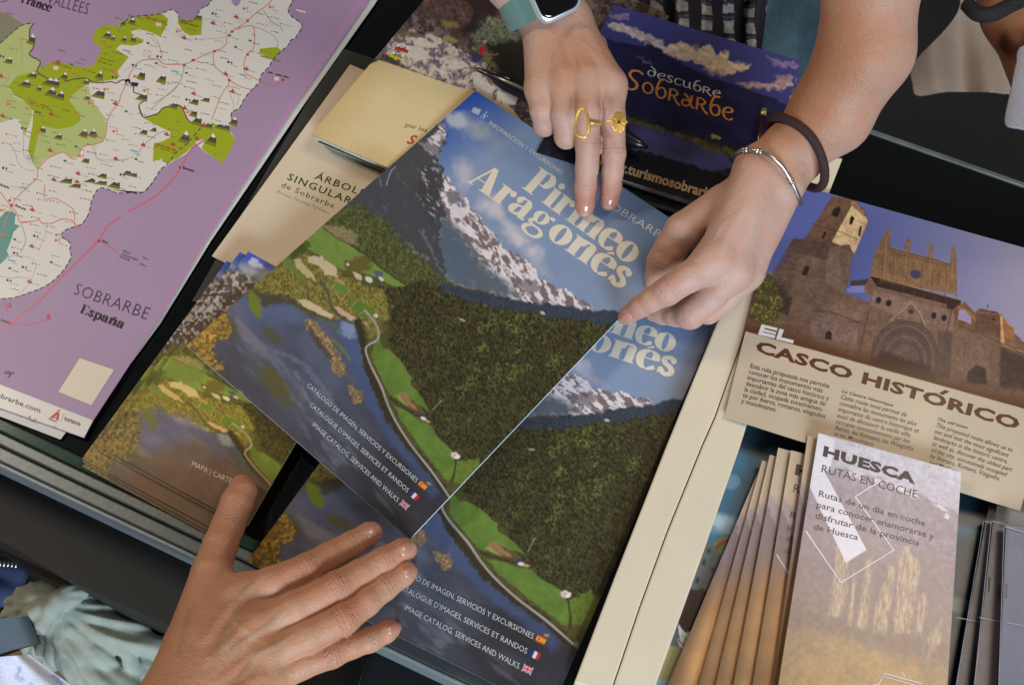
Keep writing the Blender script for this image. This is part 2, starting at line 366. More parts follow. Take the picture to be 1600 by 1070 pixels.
# ================================================================== the printed pictures
def art_cover(x, y, u=None, v=None):
    """valley, river and snowy ridge; coordinates are photo pixels on the upper catalogue"""
    p = Paint(x, y, (108, 130, 170))
    d = ((x-743)*.56+(y-142)*.83)                              # down the page
    g = np.clip((x*.82-y*.57-560)/230, 0, 1)
    sky = np.array([122, 138, 164.])*(1-g[:, None]) + np.array([62, 96, 156.])*g[:, None]
    t = np.clip(1-d/95, 0, 1)[:, None]; sky = sky*(1-t) + np.array([38, 72, 150.])*t
    q = np.clip((x-900)/120, 0, 1)[:, None]*np.clip((y-380)/90, 0, 1)[:, None]; sky = sky*(1-q*.8) + np.array([122, 128, 140.])*q*.8
    p.c = sky
    n = fbm(x, y, 30, 3, 2); n = n*.85+.15*fbm(x, y, 10, 2, 6)
    def cloud(cx, cy, rx, ry, a, col, amt):
        dx = x-cx; dy = y-cy; c, s = math.cos(a), math.sin(a); r = np.sqrt(((dx*c+dy*s)/rx)**2 + ((-dx*s+dy*c)/ry)**2)
        p.mix(np.clip((1.15-r)*1.1+(n-.5)*2.6, 0, 1)*amt*(r < 1.7), col)
    cloud(752, 208, 42, 17, .45, (142, 146, 160), .95); cloud(712, 188, 16, 10, .5, (170, 172, 182), .8)
    cloud(800, 300, 70, 30, .7, (120, 136, 166), .5); cloud(728, 275, 22, 36, -.1, (172, 168, 180), .9); cloud(760, 320, 34, 18, .8, (186, 178, 184), .9)
    cloud(808, 372, 48, 17, .75, (186, 180, 184), 1); cloud(850, 425, 30, 10, .8, (160, 158, 168), .7); cloud(828, 238, 14, 9, .6, (110, 120, 160), .6)
    cloud(1010, 470, 22, 14, .6, (130, 122, 130), .55); cloud(1040, 440, 16, 10, .6, (128, 125, 140), .5); cloud(940, 395, 14, 22, .4, (128, 124, 138), .35); cloud(985, 470, 10, 20, .4, (118, 116, 126), .45)
    # lit ridge with snow
    rn = fbm(x, y, 7, 4, 21, 2.6, 1.05); rf = fbm(x, y, 3.2, 3, 31, 2.2, .75)
    def snow(a, b, th, w=.10):
        m = np.clip((rn*.55+rf*.45-th)/w, 0, 1)[:, None]; return np.array(a)*(1-m) + np.array(b)*m
    p.fill([(684, 250), (700, 282), (712, 296), (728, 312), (742, 330), (760, 352), (784, 384), (806, 400), (828, 412), (842, 432), (862, 446), (882, 452), (900, 462), (916, 474), (938, 486), (900, 484), (830, 474), (760, 462), (700, 440), (640, 380)],
           lambda X, Y: snow((116, 100, 100), (208, 200, 202), .44), 2.2, 5, 9)
    p.fill([(690, 330), (705, 345), (722, 362), (745, 400), (768, 424), (790, 440), (806, 462), (770, 462), (700, 446), (672, 400)], lambda X, Y: snow((84, 92, 100), (138, 140, 146), .60, .2), 16, 4, 10, .95)
    p.fill([(690, 345), (712, 360), (735, 405), (740, 440), (705, 432), (688, 392)], (78, 92, 108), 20, 3, 10, .7)
    p.fill([(697, 298), (716, 300), (728, 322), (722, 340), (706, 326)], (92, 88, 92), 5, 5, 8, .8)
    p.fill([(700, 322), (712, 314), (730, 330), (726, 344), (706, 340)], (205, 200, 206), 4, 5, 7, .9)
    p.fill([(812, 440), (836, 436), (846, 452), (832, 462), (816, 456)], (106, 94, 96), 4, 4, 7, .7)
    # dark massif on the left
    p.fill([(690, 195), (698, 214), (690, 230), (687, 246), (694, 268), (692, 290), (686, 304), (693, 330), (690, 352), (684, 376), (694, 424), (700, 445), (640, 430), (560, 350), (500, 345), (440, 320), (560, 250), (640, 200)],
           lambda X, Y: snow((66, 68, 71), (104, 103, 107), .62, .3), 2, 5, 8)
    p.fill([(672, 216), (694, 190), (700, 206), (690, 226), (686, 248), (668, 238), (654, 226)], lambda X, Y: snow((120, 112, 116), (196, 190, 196), .48), 3, 4, 7)
    p.fill([(656, 262), (676, 250), (690, 268), (690, 300), (682, 340), (672, 350), (664, 320), (650, 300)], lambda X, Y: snow((62, 60, 64), (170, 165, 168), .56, .12), 8, 5, 7, .9)
    p.line([(618, 260), (608, 274), (604, 290)], 2.2, (150, 148, 150), 2, .8, 2); p.line([(640, 380), (650, 396), (668, 404)], 3, (175, 172, 175), 3, .6, 5)
    p.line([(593, 276), (596, 290)], 3, (130, 130, 132), 3, .6, 3); p.line([(660, 360), (668, 380), (682, 410), (690, 424)], 3, (150, 146, 150), 4, .5, 5)
    p.fill([(486, 340), (560, 330), (640, 392), (700, 440), (830, 474), (1010, 500), (1200, 700), (700, 1000), (200, 640), (300, 500)], (80, 74, 44), 4, 4, 9)
    # slopes, forest
    fn = fbm(x, y, 3.4, 3, 41, .7, -.2); fn2 = fbm(x, y, 16, 3, 47)
    def forest(X, Y):
        b = np.array([58, 54, 34.])*(.45+1.1*fn)[:, None]; k = np.clip((fn2-.50)*5, 0, 1)[:, None]*np.clip((fn-.35)*4, 0, 1)[:, None]
        reg = (np.exp(-((X-810)/95)**2-((Y-545)/60)**2)*1.0 + np.exp(-((X-700)/30)**2-((Y-620)/60)**2)*.35+.14)[:, None]
        return b*(1-k*reg*.85) + np.array([86, 94, 46.])*(.4+1.2*fn)[:, None]*k*reg*.85
    p.fill([(486, 348), (520, 330), (560, 322), (600, 342), (640, 384), (690, 436), (740, 458), (700, 476), (600, 458), (540, 400), (500, 370)], lambda X, Y: np.array([76, 78, 46.])*(.55+.9*fn)[:, None], 12, 5, 12)
    p.fill([(500, 354), (524, 350), (555, 366), (560, 384), (534, 380), (512, 366)], (128, 118, 84), 5, 3, 8, .9)
    p.fill([(690, 440), (760, 458), (830, 472), (966, 488), (1010, 498), (970, 520), (880, 500), (800, 488), (720, 474), (680, 460)], lambda X, Y: np.array([56, 62, 72.])*(.8+.4*fn)[:, None], 4, 3, 9)
    p.fill([(560, 452), (612, 452), (660, 440), (720, 466), (800, 484), (880, 497), (990, 512), (1090, 640), (900, 900), (700, 850), (742, 770), (708, 738), (694, 706), (672, 660), (646, 600), (622, 570), (605, 540), (596, 520), (585, 500), (570, 478)], forest, 4, 5, 9)
    p.grain(.18, 2.2, 61, 2, mask=(p.c[:, 2] < p.c[:, 1]-4).astype(float))
    g2 = lambda X, Y: np.array([92, 114, 50.])*(.88+.24*fn2)[:, None]
    p.fill([(498, 346), (506, 360), (528, 374), (545, 382), (570, 400), (600, 424), (634, 446), (618, 449), (590, 434), (560, 426), (540, 424), (520, 416), (498, 400), (474, 384), (480, 368)], lambda X, Y: np.array([108, 128, 60.])*(.9+.2*fn2)[:, None], 1.6, 1.5, 8)
    p.line([(506, 356), (528, 373), (560, 390), (600, 420), (632, 444)], 1.4, (50, 55, 32), 1.2, .8)
    p.fill([(448, 400), (474, 388), (500, 412), (560, 440), (600, 452), (612, 480), (600, 520), (580, 530), (565, 500), (520, 500), (470, 475), (410, 460), (390, 440)], lambda X, Y: np.array([112, 104, 52.])*(.55+.9*fn)[:, None], 4, 4, 8)
    p.fill([(540, 410), (560, 400), (580, 402), (580, 420), (556, 430), (544, 426)], (92, 82, 40), 5, 4, 6, .9)
    p.fill([(458, 404), (468, 406), (492, 432), (494, 440), (478, 432), (464, 418)], (176, 154, 118), 2, 2, 6)
    p.fill([(480, 402), (500, 400), (528, 420), (526, 432), (508, 430), (500, 416), (482, 412)], (182, 164, 134), 2.5, 2, 6)
    p.fill([(446, 402), (456, 406), (476, 432), (470, 436), (452, 424), (440, 410)], (92, 116, 52), 3, 3, 6, .8)
    p.fill([(456, 385), (478, 374), (486, 382), (470, 398), (452, 404)], (62, 74, 38), 4, 4, 6, .8)
    for cx, cy, rx, ry, c in [(532, 450, 12, 7, (86, 122, 56)), (566, 482, 22, 10, (86, 112, 44)), (560, 432, 8, 4, (196, 180, 150)), (576, 437, 7, 4, (205, 200, 185)), (592, 428, 7, 5, (74, 82, 104)), (596, 436, 6, 3, (200, 196, 190)), (543, 413, 3, 2, (200, 190, 170)), (587, 493, 4, 3, (190, 190, 190)), (592, 512, 6, 4, (150, 92, 66)), (532, 440, 7, 3, (170, 130, 90)), (572, 505, 4, 3, (160, 140, 100))]:
        p.blob(cx, cy, rx, ry, .6, c, .9, .4, .5, 5)
    for a, b in [((514, 454), (526, 442)), ((534, 470), (544, 456)), ((546, 482), (564, 464)), ((564, 456), (568, 474)), ((560, 492), (572, 484))]: p.line([a, b], .9, (170, 160, 110), 1, .8)
    # river
    wn = fbm(x, y, 9, 4, 71, 3.2, .9); wn2 = fbm(x, y, 26, 3, 75, 2.0, .95)
    def river(X, Y):
        s = (X-300)*.83+(Y-540)*-.56; dn = (X-300)*.66+(Y-540)*.75; k = np.clip(s/150+.1, 0, 1)[:, None]
        b = np.array([76, 70, 70.])*(1-k) + np.array([78, 82, 98.])*k; q = np.clip((dn-190)/180, 0, 1)[:, None]
        b = b*(1-q) + np.array([52, 50, 54.])*q
        st = np.clip((wn-.50)*4, 0, 1)*np.exp(-((s-92)/38)**2)
        return b*(.84+.32*wn2)[:, None]*(1-st[:, None]*.4) + np.array([122, 128, 138.])*st[:, None]*.42
    p.fill([(330, 480), (370, 452), (405, 466), (448, 472), (480, 490), (514, 503), (534, 498), (556, 512), (566, 536), (572, 570), (588, 610), (600, 640), (628, 684), (664, 724), (694, 770), (720, 800), (800, 900), (640, 960), (480, 820), (250, 600), (262, 520)], river, 3, 2.5, 7)
    p.fill([(556, 512), (566, 530), (570, 562), (586, 606), (600, 640), (628, 684), (660, 722), (690, 770), (672, 776), (640, 728), (600, 680), (566, 620), (540, 560), (528, 512)], (70, 84, 124), 10, 3, 8, .6)
    p.blob(405, 500, 50, 20, .75, (84, 94, 128), .7, .8, .4, 16); p.blob(450, 490, 30, 12, .4, (88, 100, 132), .65, .8); p.blob(545, 515, 14, 12, .4, (128, 142, 170), .8, .6, .6, 6)
    p.blob(440, 545, 60, 26, .7, (72, 72, 88), .5, .9, .4, 16); p.blob(392, 530, 45, 9, .8, (128, 120, 124), .55, 1, .5, 9); p.blob(366, 480, 30, 12, .8, (104, 98, 112), .6, .9)
    p.line([(370, 500), (400, 530), (428, 552), (455, 590), (478, 625)], 5, (120, 118, 124), 9, .5, 4); p.line([(430, 548), (470, 566), (500, 600), (520, 630)], 4, (124, 132, 142), 7, .5, 5); p.line([(460, 580), (478, 618), (500, 650)], 2.5, (128, 134, 138), 4, .45, 4)
    for k in range(20):
        rr = random.Random(k); a0 = 560+rr.random()*190; s0 = 330+(a0-560)*.9+rr.random()*150
        p.line([(s0, a0-30), (s0+10+rr.random()*12, a0-20+rr.random()*14)], .8, (128, 124, 124), 1.4, .3, 2)
    p.blob(398, 475, 22, 8, 1.25, (106, 116, 36), .95, .35, .2); p.blob(425, 524, 20, 8, .75, (80, 76, 48), .8, .8); p.blob(430, 600, 38, 15, .88, (84, 78, 42), .85, .7, .35, 10); p.blob(357, 505, 20, 8, 1.0, (78, 78, 36), .7, .9)
    gt = lambda X, Y: np.array([150, 116, 50.])*(.35+1.2*fbm(X, Y, 4, 3, 91))[:, None]
    p.fill([(300, 524), (322, 500), (350, 482), (362, 520), (356, 530), (336, 528), (330, 546), (340, 560), (350, 576), (334, 580), (318, 562), (296, 542), (288, 540)], gt, 4, 5, 6, .95)
    p.blob(375, 614, 6, 4, .7, (150, 110, 60), .8, .5, .6, 4)
    p.fill([(400, 455), (450, 462), (470, 470), (462, 474), (430, 474), (412, 480)], (70, 64, 50), 3, 4, 6, .8)
    p.fill([(464, 468), (480, 468), (500, 480), (520, 492), (518, 497), (500, 492), (480, 482)], (188, 168, 132), 2, 1.5, 6)
    p.fill([(520, 480), (530, 480), (552, 494), (560, 500), (548, 500), (530, 490)], (186, 152, 128), 2, 1.5, 6)
    p.line([(500, 440), (512, 456), (518, 478), (532, 494), (552, 506)], 3.5, (64, 72, 62), 2.5, .8, 2)
    isl = lambda X, Y: np.array([136, 112, 80.])*(.5+.95*fbm(X, Y, 4, 3, 95))[:, None]
    p.fill([(476, 500), (486, 497), (500, 510), (516, 530), (526, 545), (538, 570), (540, 584), (530, 588), (520, 578), (516, 560), (502, 545), (490, 530), (480, 514)], isl, 2.5, 3, 6)
    p.fill([(480, 506), (492, 522), (514, 548), (520, 566), (510, 556), (488, 530)], (60, 54, 48), 3, 2, 6, .7)
    p.line([(518, 528), (534, 544), (546, 562)], 4, (108, 112, 46), 3, .8, 2); p.line([(500, 498), (520, 508), (530, 520)], 6, (90, 98, 80), 6, .6, 3)
    p.fill([(545, 600), (552, 602), (558, 612), (566, 622), (562, 632), (552, 628), (546, 614)], isl, 2, 3, 5); p.fill([(556, 612), (566, 608), (568, 622)], isl, 2, 3, 5, .8)
    p.line([(534, 584), (548, 592), (552, 606)], 5, (96, 92, 86), 5, .5, 3)
    # bank, road, fields
    p.line([(560, 505), (568, 540), (574, 575), (592, 615), (606, 648), (634, 690), (666, 726), (692, 764), (706, 782)], 11, (54, 48, 32), 4, .95, 4)
    p.line([(600, 508), (606, 560), (640, 596), (648, 616)], 16, (76, 76, 40), 10, .7, 5)
    p.fill([(592, 520), (596, 542), (616, 552), (634, 574), (644, 590), (642, 600), (656, 616), (668, 636), (672, 644), (640, 622), (616, 622), (602, 606), (592, 582), (580, 556), (584, 540)], g2, 2, 1.5, 7)
    p.fill([(616, 634), (626, 638), (650, 652), (672, 664), (682, 680), (704, 702), (712, 716), (724, 726), (700, 752), (686, 736), (662, 706), (640, 674), (626, 656)], g2, 2, 1.5, 7)
    p.fill([(716, 720), (748, 716), (752, 740), (722, 756), (706, 752)], lambda X, Y: np.array([94, 110, 46.])*(.85+.3*fn)[:, None], 3, 2, 7)
    p.line([(712, 716), (710, 736), (706, 752)], 3, (48, 50, 28), 2, .8, 2)
    p.fill([(622, 614), (634, 612), (652, 640), (644, 638)], (146, 104, 74), 2, 1.5, 6); p.fill([(616, 618), (624, 616), (640, 636), (630, 630)], (134, 138, 76), 2.5, 1, 6)
    p.line([(610, 622), (630, 636), (656, 650)], 3, (48, 46, 30), 2, .8, 2)
    for cx, cy, rx, ry, c in [(660, 650, 8, 4, (60, 62, 72)), (662, 654, 5, 2.5, (206, 200, 196)), (668, 658, 5, 2, (170, 140, 96)), (711, 711, 8, 5, (202, 182, 172)), (714, 713, 4, 3, (226, 210, 200)), (711, 711, 2, 1.5, (150, 130, 120)), (848, 489, 5, 2.4, (180, 170, 160)), (670, 755, 4, 2, (150, 130, 100)), (722, 500, 5, 2, (150, 140, 110))]:
        p.blob(cx, cy, rx, ry, .4, c, .95, .35, .3, 4)
    p.line([(570, 485), (578, 494), (588, 508), (592, 522), (588, 532), (574, 540), (572, 550), (580, 572), (596, 604), (606, 632), (622, 664), (646, 700), (676, 738), (706, 782)], 3.4, (150, 146, 136), 1.3, 1)
    p.line([(578, 494), (592, 522), (574, 540), (580, 572), (606, 632), (646, 700), (706, 782)], .8, (100, 96, 84), .8, .5)
    p.line([(676, 640), (688, 628), (690, 625)], 1, (180, 176, 150), 1, .8)
    p.grain(.07, 1.6, 66, 2, mask=(p.c[:, 2] < p.c[:, 1]+2).astype(float))
    return p.c
def art_rocks(x, y, u, v):
    p = Paint(x, y, (100, 86, 84)); n = fbm(x, y, 9, 5, 101); f = fbm(x, y, 3.2, 4, 105)
    k = np.clip((f*.4+n*.6-.42)/.16, 0, 1)[:, None]; p.c = np.array([60, 50, 48.])*(1-k) + np.array([112, 94, 88.])*k
    p.fill([(640, -20), (820, -20), (840, 60), (800, 60), (760, 100), (700, 50), (650, 20)], lambda X, Y: np.array([82, 62, 56.])*(.2+1.5*(f*.5+n*.5))[:, None], 6, 6, 10)
    p.fill([(750, 20), (800, 30), (830, 80), (770, 96), (735, 80), (740, 50)], lambda X, Y: np.array([104, 110, 90.])*(.4+1.1*f)[:, None], 5, 4, 8)
    p.fill([(700, -20), (830, -20), (760, 30), (745, 50), (720, 60), (740, 20)], (40, 30, 32), 8, 6, 10, .85)
    p.fill([(610, 55), (640, 48), (690, 60), (720, 80), (760, 98), (780, 130), (800, 180), (740, 150), (690, 126), (640, 110), (600, 92)],
           lambda X, Y: (lambda q: np.array([190, 172, 152.])*(.85+.3*f)[:, None]*q+np.array([116, 98, 104.])*(.7+.6*f)[:, None]*(1-q))(np.clip((f*.3+n*.7-.42)/.12, 0, 1)[:, None]), 3, 3, 8)
    for pl in [[(628, 70), (660, 76), (676, 90), (650, 96), (632, 84)], [(690, 92), (726, 96), (736, 106), (706, 108)], [(672, 98), (704, 116), (692, 118)], [(740, 118), (776, 136), (770, 146), (738, 134)], [(636, 58), (668, 62), (690, 76), (650, 72)], [(778, 142), (810, 152), (806, 166), (776, 158)]]: p.fill(pl, (204, 190, 172), 2, 2, 7, .9)
    p.fill([(690, 56), (712, 58), (716, 66), (690, 68)], (150, 140, 70), 4, 4, 6, .8); p.fill([(690, 34), (715, 36), (716, 44), (694, 42)], (130, 124, 60), 4, 3, 6, .7); p.fill([(745, 94), (785, 84), (800, 102), (770, 106)], (136, 124, 78), 5, 3, 6, .8); p.fill([(608, 50), (640, 48), (660, 58), (620, 58)], (96, 84, 50), 5, 3, 7, .8)
    p.fill([(760, 70), (830, 60), (870, 130), (820, 140), (780, 110)], (34, 32, 28), 7, 4, 8, .85)
    p.blob(753, 79, 6, 7, .2, (176, 44, 66), 1, .3, .3, 4); p.line([(756, 82), (766, 86), (778, 85)], 2, (190, 100, 90), 1); p.blob(744, 92, 8, 7, .5, (66, 56, 100), 1, .4, .5, 4); p.blob(757, 66, 2.5, 2.5, 0, (180, 150, 150)); p.line([(770, 92), (758, 112)], 1.2, (36, 30, 30), .8)
    p.fill([(606, 84), (622, 96), (640, 108), (600, 96)], (58, 58, 34), 4, 3, 6, .9)
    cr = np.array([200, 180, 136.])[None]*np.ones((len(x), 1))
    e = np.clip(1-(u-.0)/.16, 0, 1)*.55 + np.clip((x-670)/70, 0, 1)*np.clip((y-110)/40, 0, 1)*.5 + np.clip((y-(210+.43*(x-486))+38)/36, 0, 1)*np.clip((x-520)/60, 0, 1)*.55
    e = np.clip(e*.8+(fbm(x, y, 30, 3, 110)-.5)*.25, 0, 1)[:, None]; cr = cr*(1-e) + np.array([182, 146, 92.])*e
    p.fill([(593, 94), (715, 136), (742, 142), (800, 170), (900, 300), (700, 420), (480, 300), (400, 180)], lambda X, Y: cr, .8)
    return p.c
def art_dusk(x, y, u, v):
    t = np.clip(v*1.15, 0, 1)[:, None]; p = Paint(x, y, (70, 66, 130))
    p.c = np.array([62, 62, 116.])*(1-t) + np.array([40, 38, 76.])*t; n = fbm(x, y, 14, 5, 121, 2.2, .3); f = fbm(x, y, 5, 4, 125, 1.6, .3)
    p.fill([(940, 60), (990, 72), (1018, 70), (1060, 98), (1110, 122), (1200, 150), (1260, 180), (1240, 360), (800, 260), (880, 90)], lambda X, Y: np.array([30, 27, 56.])*(.7+.6*n)[:, None], 3, 2, 10)
    def cl(poly, c, amt=1.0, w=4): p.fill(poly, lambda X, Y: np.array(c)*(.72+.5*f)[:, None], 4, w, 8, amt)
    cl([(950, 20), (985, 22), (984, 28), (960, 30)], (150, 124, 138), .8)
    cl([(946, 34), (975, 38), (1002, 50), (1022, 58), (1040, 70), (1054, 84), (1044, 88), (1020, 72), (1000, 66), (975, 52), (948, 42)], (186, 166, 158))
    cl([(1040, 72), (1060, 66), (1090, 74), (1108, 70), (1120, 82), (1138, 82), (1136, 92), (1150, 98), (1172, 100), (1168, 108), (1150, 112), (1136, 118), (1110, 112), (1080, 96), (1050, 90)], (208, 182, 150))
    cl([(1100, 104), (1140, 112), (1130, 120), (1108, 116)], (160, 136, 130), .7); cl([(1200, 90), (1250, 100), (1246, 106), (1210, 104)], (136, 116, 140), .8)
    cl([(1150, 128), (1190, 130), (1236, 124), (1244, 136), (1220, 140), (1170, 138)], (164, 132, 124), .95); cl([(1210, 118), (1240, 118), (1236, 128), (1216, 126)], (150, 122, 124), .8)
    cl([(996, 88), (1014, 94), (1020, 102), (1004, 98)], (110, 88, 104), .8); cl([(1080, 70), (1094, 74), (1086, 80)], (96, 92, 118), .8)
    p.fill([(800, 190), (960, 168), (1060, 200), (1180, 236), (1240, 270), (1160, 400), (780, 300)], lambda X, Y: np.array([34, 34, 40.])*(.6+.8*f)[:, None], 8, 3, 8)
    p.fill([(978, 182), (1040, 202), (1120, 226), (1170, 244), (1150, 250), (1060, 222), (980, 196)], lambda X, Y: np.array([92, 84, 38.])*(.5+f)[:, None], 4, 3, 7, .9)
    p.blob(1118, 214, 9, 3, .2, (180, 150, 90), .8, .5, .8, 3); p.fill([(980, 196), (1010, 196), (1130, 240), (1150, 260), (1110, 268), (1030, 244), (990, 236)], lambda X, Y: np.array([72, 68, 112.])*(.8+.4*n)[:, None], 4, 3, 8)
    p.fill([(970, 208), (1005, 222), (1012, 232), (980, 230)], (26, 28, 26), 3, 1, 7); p.fill([(960, 230), (1020, 240), (1140, 276), (1150, 330), (960, 280)], (22, 20, 24), 5, 3, 8)
    return p.c
def art_church(x, y, u, v):
    p = Paint(x, y, (92, 96, 158)); t = np.clip((x-1330)/260, 0, 1)[:, None]; p.c = np.array([84, 92, 148.])*(1-t) + np.array([148, 138, 156.])*t
    n = fbm(x, y, 8, 4, 131); f = fbm(x, y, 2.6, 3, 135); K = lambda pts: S(1120, 280, 10/3, pts)
    def st(pts, c, amt=1.0, w=.6, soft=1.0): p.fill(K(pts), lambda X, Y: np.array(c)*(.70+.34*n+.24*f)[:, None], soft, w, 6, amt)
    def ln(pts, w, c, amt=.9): p.line(K(pts), w, c, .8, amt)
    base = (112, 85, 68)
    st([(150, 690), (400, 600), (800, 640), (1600, 860), (1800, 1300), (60, 1100)], base)
    st([(270, 510), (360, 420), (360, 370), (400, 308), (460, 320), (640, 350), (710, 380), (695, 470), (700, 500), (660, 590), (800, 640), (800, 480), (860, 420), (860, 560), (1270, 640), (1280, 680), (1350, 700), (1480, 700), (1550, 800), (1610, 860), (1600, 1070), (150, 800), (150, 700)], base)
    st([(400, 308), (460, 312), (640, 322), (715, 385), (700, 420), (420, 360)], (96, 72, 60))
    st([(455, 315), (600, 90), (715, 100), (780, 180), (785, 230), (715, 388), (640, 330), (600, 325)], (104, 76, 58)); st([(600, 325), (668, 200), (712, 118), (770, 190), (785, 215), (715, 388), (690, 340), (640, 345)], (212, 178, 130)); st([(745, 215), (780, 195), (785, 230), (718, 385), (700, 345)], (196, 160, 120), .7)
    ln([(490, 232), (600, 262), (612, 262), (735, 312)], .8, (50, 36, 30)); ln([(668, 200), (712, 118)], .7, (90, 64, 44), .6)
    for a in [[(595, 185), (612, 148), (640, 142), (645, 165), (625, 200)], [(545, 305), (562, 272), (572, 275), (558, 312)], [(690, 235), (695, 200), (710, 190), (718, 205), (705, 235)], [(735, 300), (745, 250), (755, 245), (748, 295)], [(440, 500), (455, 458), (475, 450), (484, 465), (465, 505)]]: st(a, (44, 30, 28))
    st([(700, 110), (720, 115), (775, 180), (768, 195), (700, 135)], (150, 110, 74)); ln([(358, 370), (500, 400), (580, 420), (640, 440), (690, 470)], .8, (48, 36, 32)); ln([(300, 452), (430, 480), (560, 515), (650, 545)], .8, (48, 36, 32)); ln([(430, 480), (425, 440), (455, 415), (490, 425), (500, 470)], 1.2, (128, 98, 80), .7)
    st([(400, 308), (458, 320), (590, 330), (575, 420), (362, 368)], (88, 64, 56), .8); st([(590, 360), (640, 345), (712, 385), (690, 470), (660, 600), (565, 540), (575, 430)], (120, 92, 78), .75)
    st([(200, 500), (240, 490), (300, 520), (310, 560), (360, 640), (330, 700), (320, 740), (260, 760), (180, 740), (160, 700)], (74, 68, 36), 1, 4, 4)
    p.mix(np.clip((f-.5)*6, 0, 1)*(x < 1230)*(x > 1172)*(y < 505)*(y > 425)*np.clip((n-.42)*8, 0, 1), (138, 124, 62)); st([(300, 540), (350, 560), (380, 620), (350, 700), (330, 690), (350, 640)], (50, 40, 32), .8, 3, 4)
    st([(800, 490), (815, 400), (870, 290), (895, 255), (905, 265), (900, 350), (980, 375), (985, 320), (1000, 305), (1010, 320), (1005, 390), (1100, 410), (1105, 350), (1118, 340), (1128, 350), (1125, 420), (1215, 440), (1222, 360), (1232, 340), (1248, 400), (1252, 620), (1240, 600), (810, 520)], (132, 98, 68))
    for xx in (880, 992, 1114, 1232): ln([(xx+4, 300 if xx < 900 else 330 if xx < 1130 else 350), (xx-6, 480 if xx < 900 else 500)], 3.2, (150, 110, 74), .75)
    ln([(885, 355), (1000, 385), (1120, 415), (1215, 445)], 2.4, (92, 66, 46), .7); ln([(885, 350), (1000, 379), (1120, 408), (1215, 438)], .7, (176, 136, 92)); ln([(885, 372), (1000, 402), (1210, 455)], .8, (60, 42, 34), .7)
    p.blob(1120+1035/3.333, 280+495/3.333, 10.5, 8.5, .3, (128, 98, 76), .9, .2); p.blob(1120+1035/3.333, 280+495/3.333, 8.5, 6.8, .3, (70, 60, 92), 1, .2)
    for xx, yy in [(905, 460), (1155, 520)]: ln([(xx-10, yy), (xx, yy-30), (xx+12, yy)], 1, (90, 66, 50)); ln([(xx, yy-20), (xx-2, yy+30)], 3, (104, 78, 60), .8)
    st([(800, 500), (1278, 630), (1268, 648), (1240, 685), (1200, 672), (1195, 650), (830, 560)], (52, 36, 30)); ln([(800, 500), (1278, 632)], 1.0, (188, 146, 98)); ln([(830, 562), (1000, 600), (1200, 655)], .8, (130, 100, 80), .7)
    for k in range(7): a = 860+k*56; ln([(a, 530+.27*(a-860)), (a-4, 558+.27*(a-860))], 1.2, (96, 70, 56), .7)
    st([(815, 575), (1240, 690), (1230, 790), (800, 660)], (128, 100, 88), .8)
    for xx, yy in [(842, 630), (895, 645), (1130, 710), (1184, 722)]: p.blob(1120+xx/3.333, 280+yy/3.333, 4.2, 5.2, .2, (36, 26, 28), 1, .2)
    st([(500, 690), (560, 690), (740, 745), (730, 900), (480, 830)], (118, 92, 82)); ln([(500, 688), (600, 695), (738, 748)], 1.8, (62, 54, 44)); st([(562, 830), (568, 795), (585, 785), (600, 800), (598, 838)], (42, 30, 28)); st([(360, 620), (395, 610), (370, 720), (350, 700)], (60, 44, 40), .8)
    st([(700, 530), (790, 520), (780, 560), (690, 580)], (70, 52, 46)); p.fill(K([(672, 576), (700, 556), (785, 552), (765, 590), (690, 590)]), (122, 122, 172), .8); st([(770, 560), (800, 500), (806, 600), (770, 600)], base)
    st([(800, 980), (810, 880), (860, 790), (940, 740), (1010, 740), (1100, 800), (1150, 880), (1150, 1040)], (98, 74, 66)); K2 = [(1, (70, 50, 46)), (.86, (116, 90, 78)), (.74, (72, 52, 46)), (.62, (110, 84, 74)), (.5, (66, 48, 44))]
    for sc, c in K2:
        ln([(980+(a-980)*sc, 960+(b-960)*sc) for a, b in [(805, 960), (815, 860), (880, 770), (985, 730), (1090, 780), (1145, 880), (1148, 1010)]], 2.0, c, .8)
    st([(800, 940), (870, 900), (1100, 970), (1150, 1050), (1150, 1080), (800, 990)], (52, 34, 28), .85, 2, 8); ln([(900, 735), (1010, 640), (1090, 770)], 2.2, (134, 104, 90), .8); p.blob(1120+1012/3.333, 280+680/3.333, 7, 7, 0, (104, 78, 68), .8, .4); ln([(990, 650), (1030, 655), (1030, 700)], 1, (150, 118, 100), .7)
    for xx in (760, 1190): ln([(xx+30, 690), (xx-15, 890)], 4, (88, 62, 54), .7)
    st([(1225, 680), (1290, 640), (1350, 700), (1350, 800), (1260, 770)], (112, 78, 52)); p.fill(K([(1255, 730), (1262, 680), (1290, 675), (1325, 720), (1325, 755), (1290, 740)]), (150, 132, 156), .8); ln([(1255, 665), (1310, 690), (1350, 740)], 1.8, (170, 112, 60), .9)
    st([(1350, 690), (1370, 672), (1460, 690), (1490, 720), (1480, 830), (1345, 790)], (98, 68, 52)); ln([(1350, 692), (1470, 704)], 1.2, (150, 104, 64)); ln([(1410, 672), (1412, 652)], 1.5, (80, 60, 50)); st([(1475, 700), (1490, 720), (1500, 860), (1480, 850)], (190, 140, 86)); st([(1495, 740), (1550, 775), (1545, 840), (1500, 820)], (142, 96, 56)); ln([(1490, 862), (1610, 905)], 2.0, (176, 120, 66)); ln([(1500, 740), (1552, 780)], 1.4, (190, 130, 70)); p.blob(1120+1442/3.333, 280+730/3.333, 2.5, 2.5, 0, (50, 36, 36), 1, .3)
    ln([(1262, 760), (1480, 850), (1600, 910)], 1.2, (66, 46, 42), .7); st([(1300, 1060), (1310, 1000), (1350, 965), (1400, 985), (1410, 1070)], (52, 40, 36), .9, 1, 3); ln([(1296, 1050), (1310, 985), (1355, 955), (1410, 980)], 1.4, (120, 94, 84), .8)
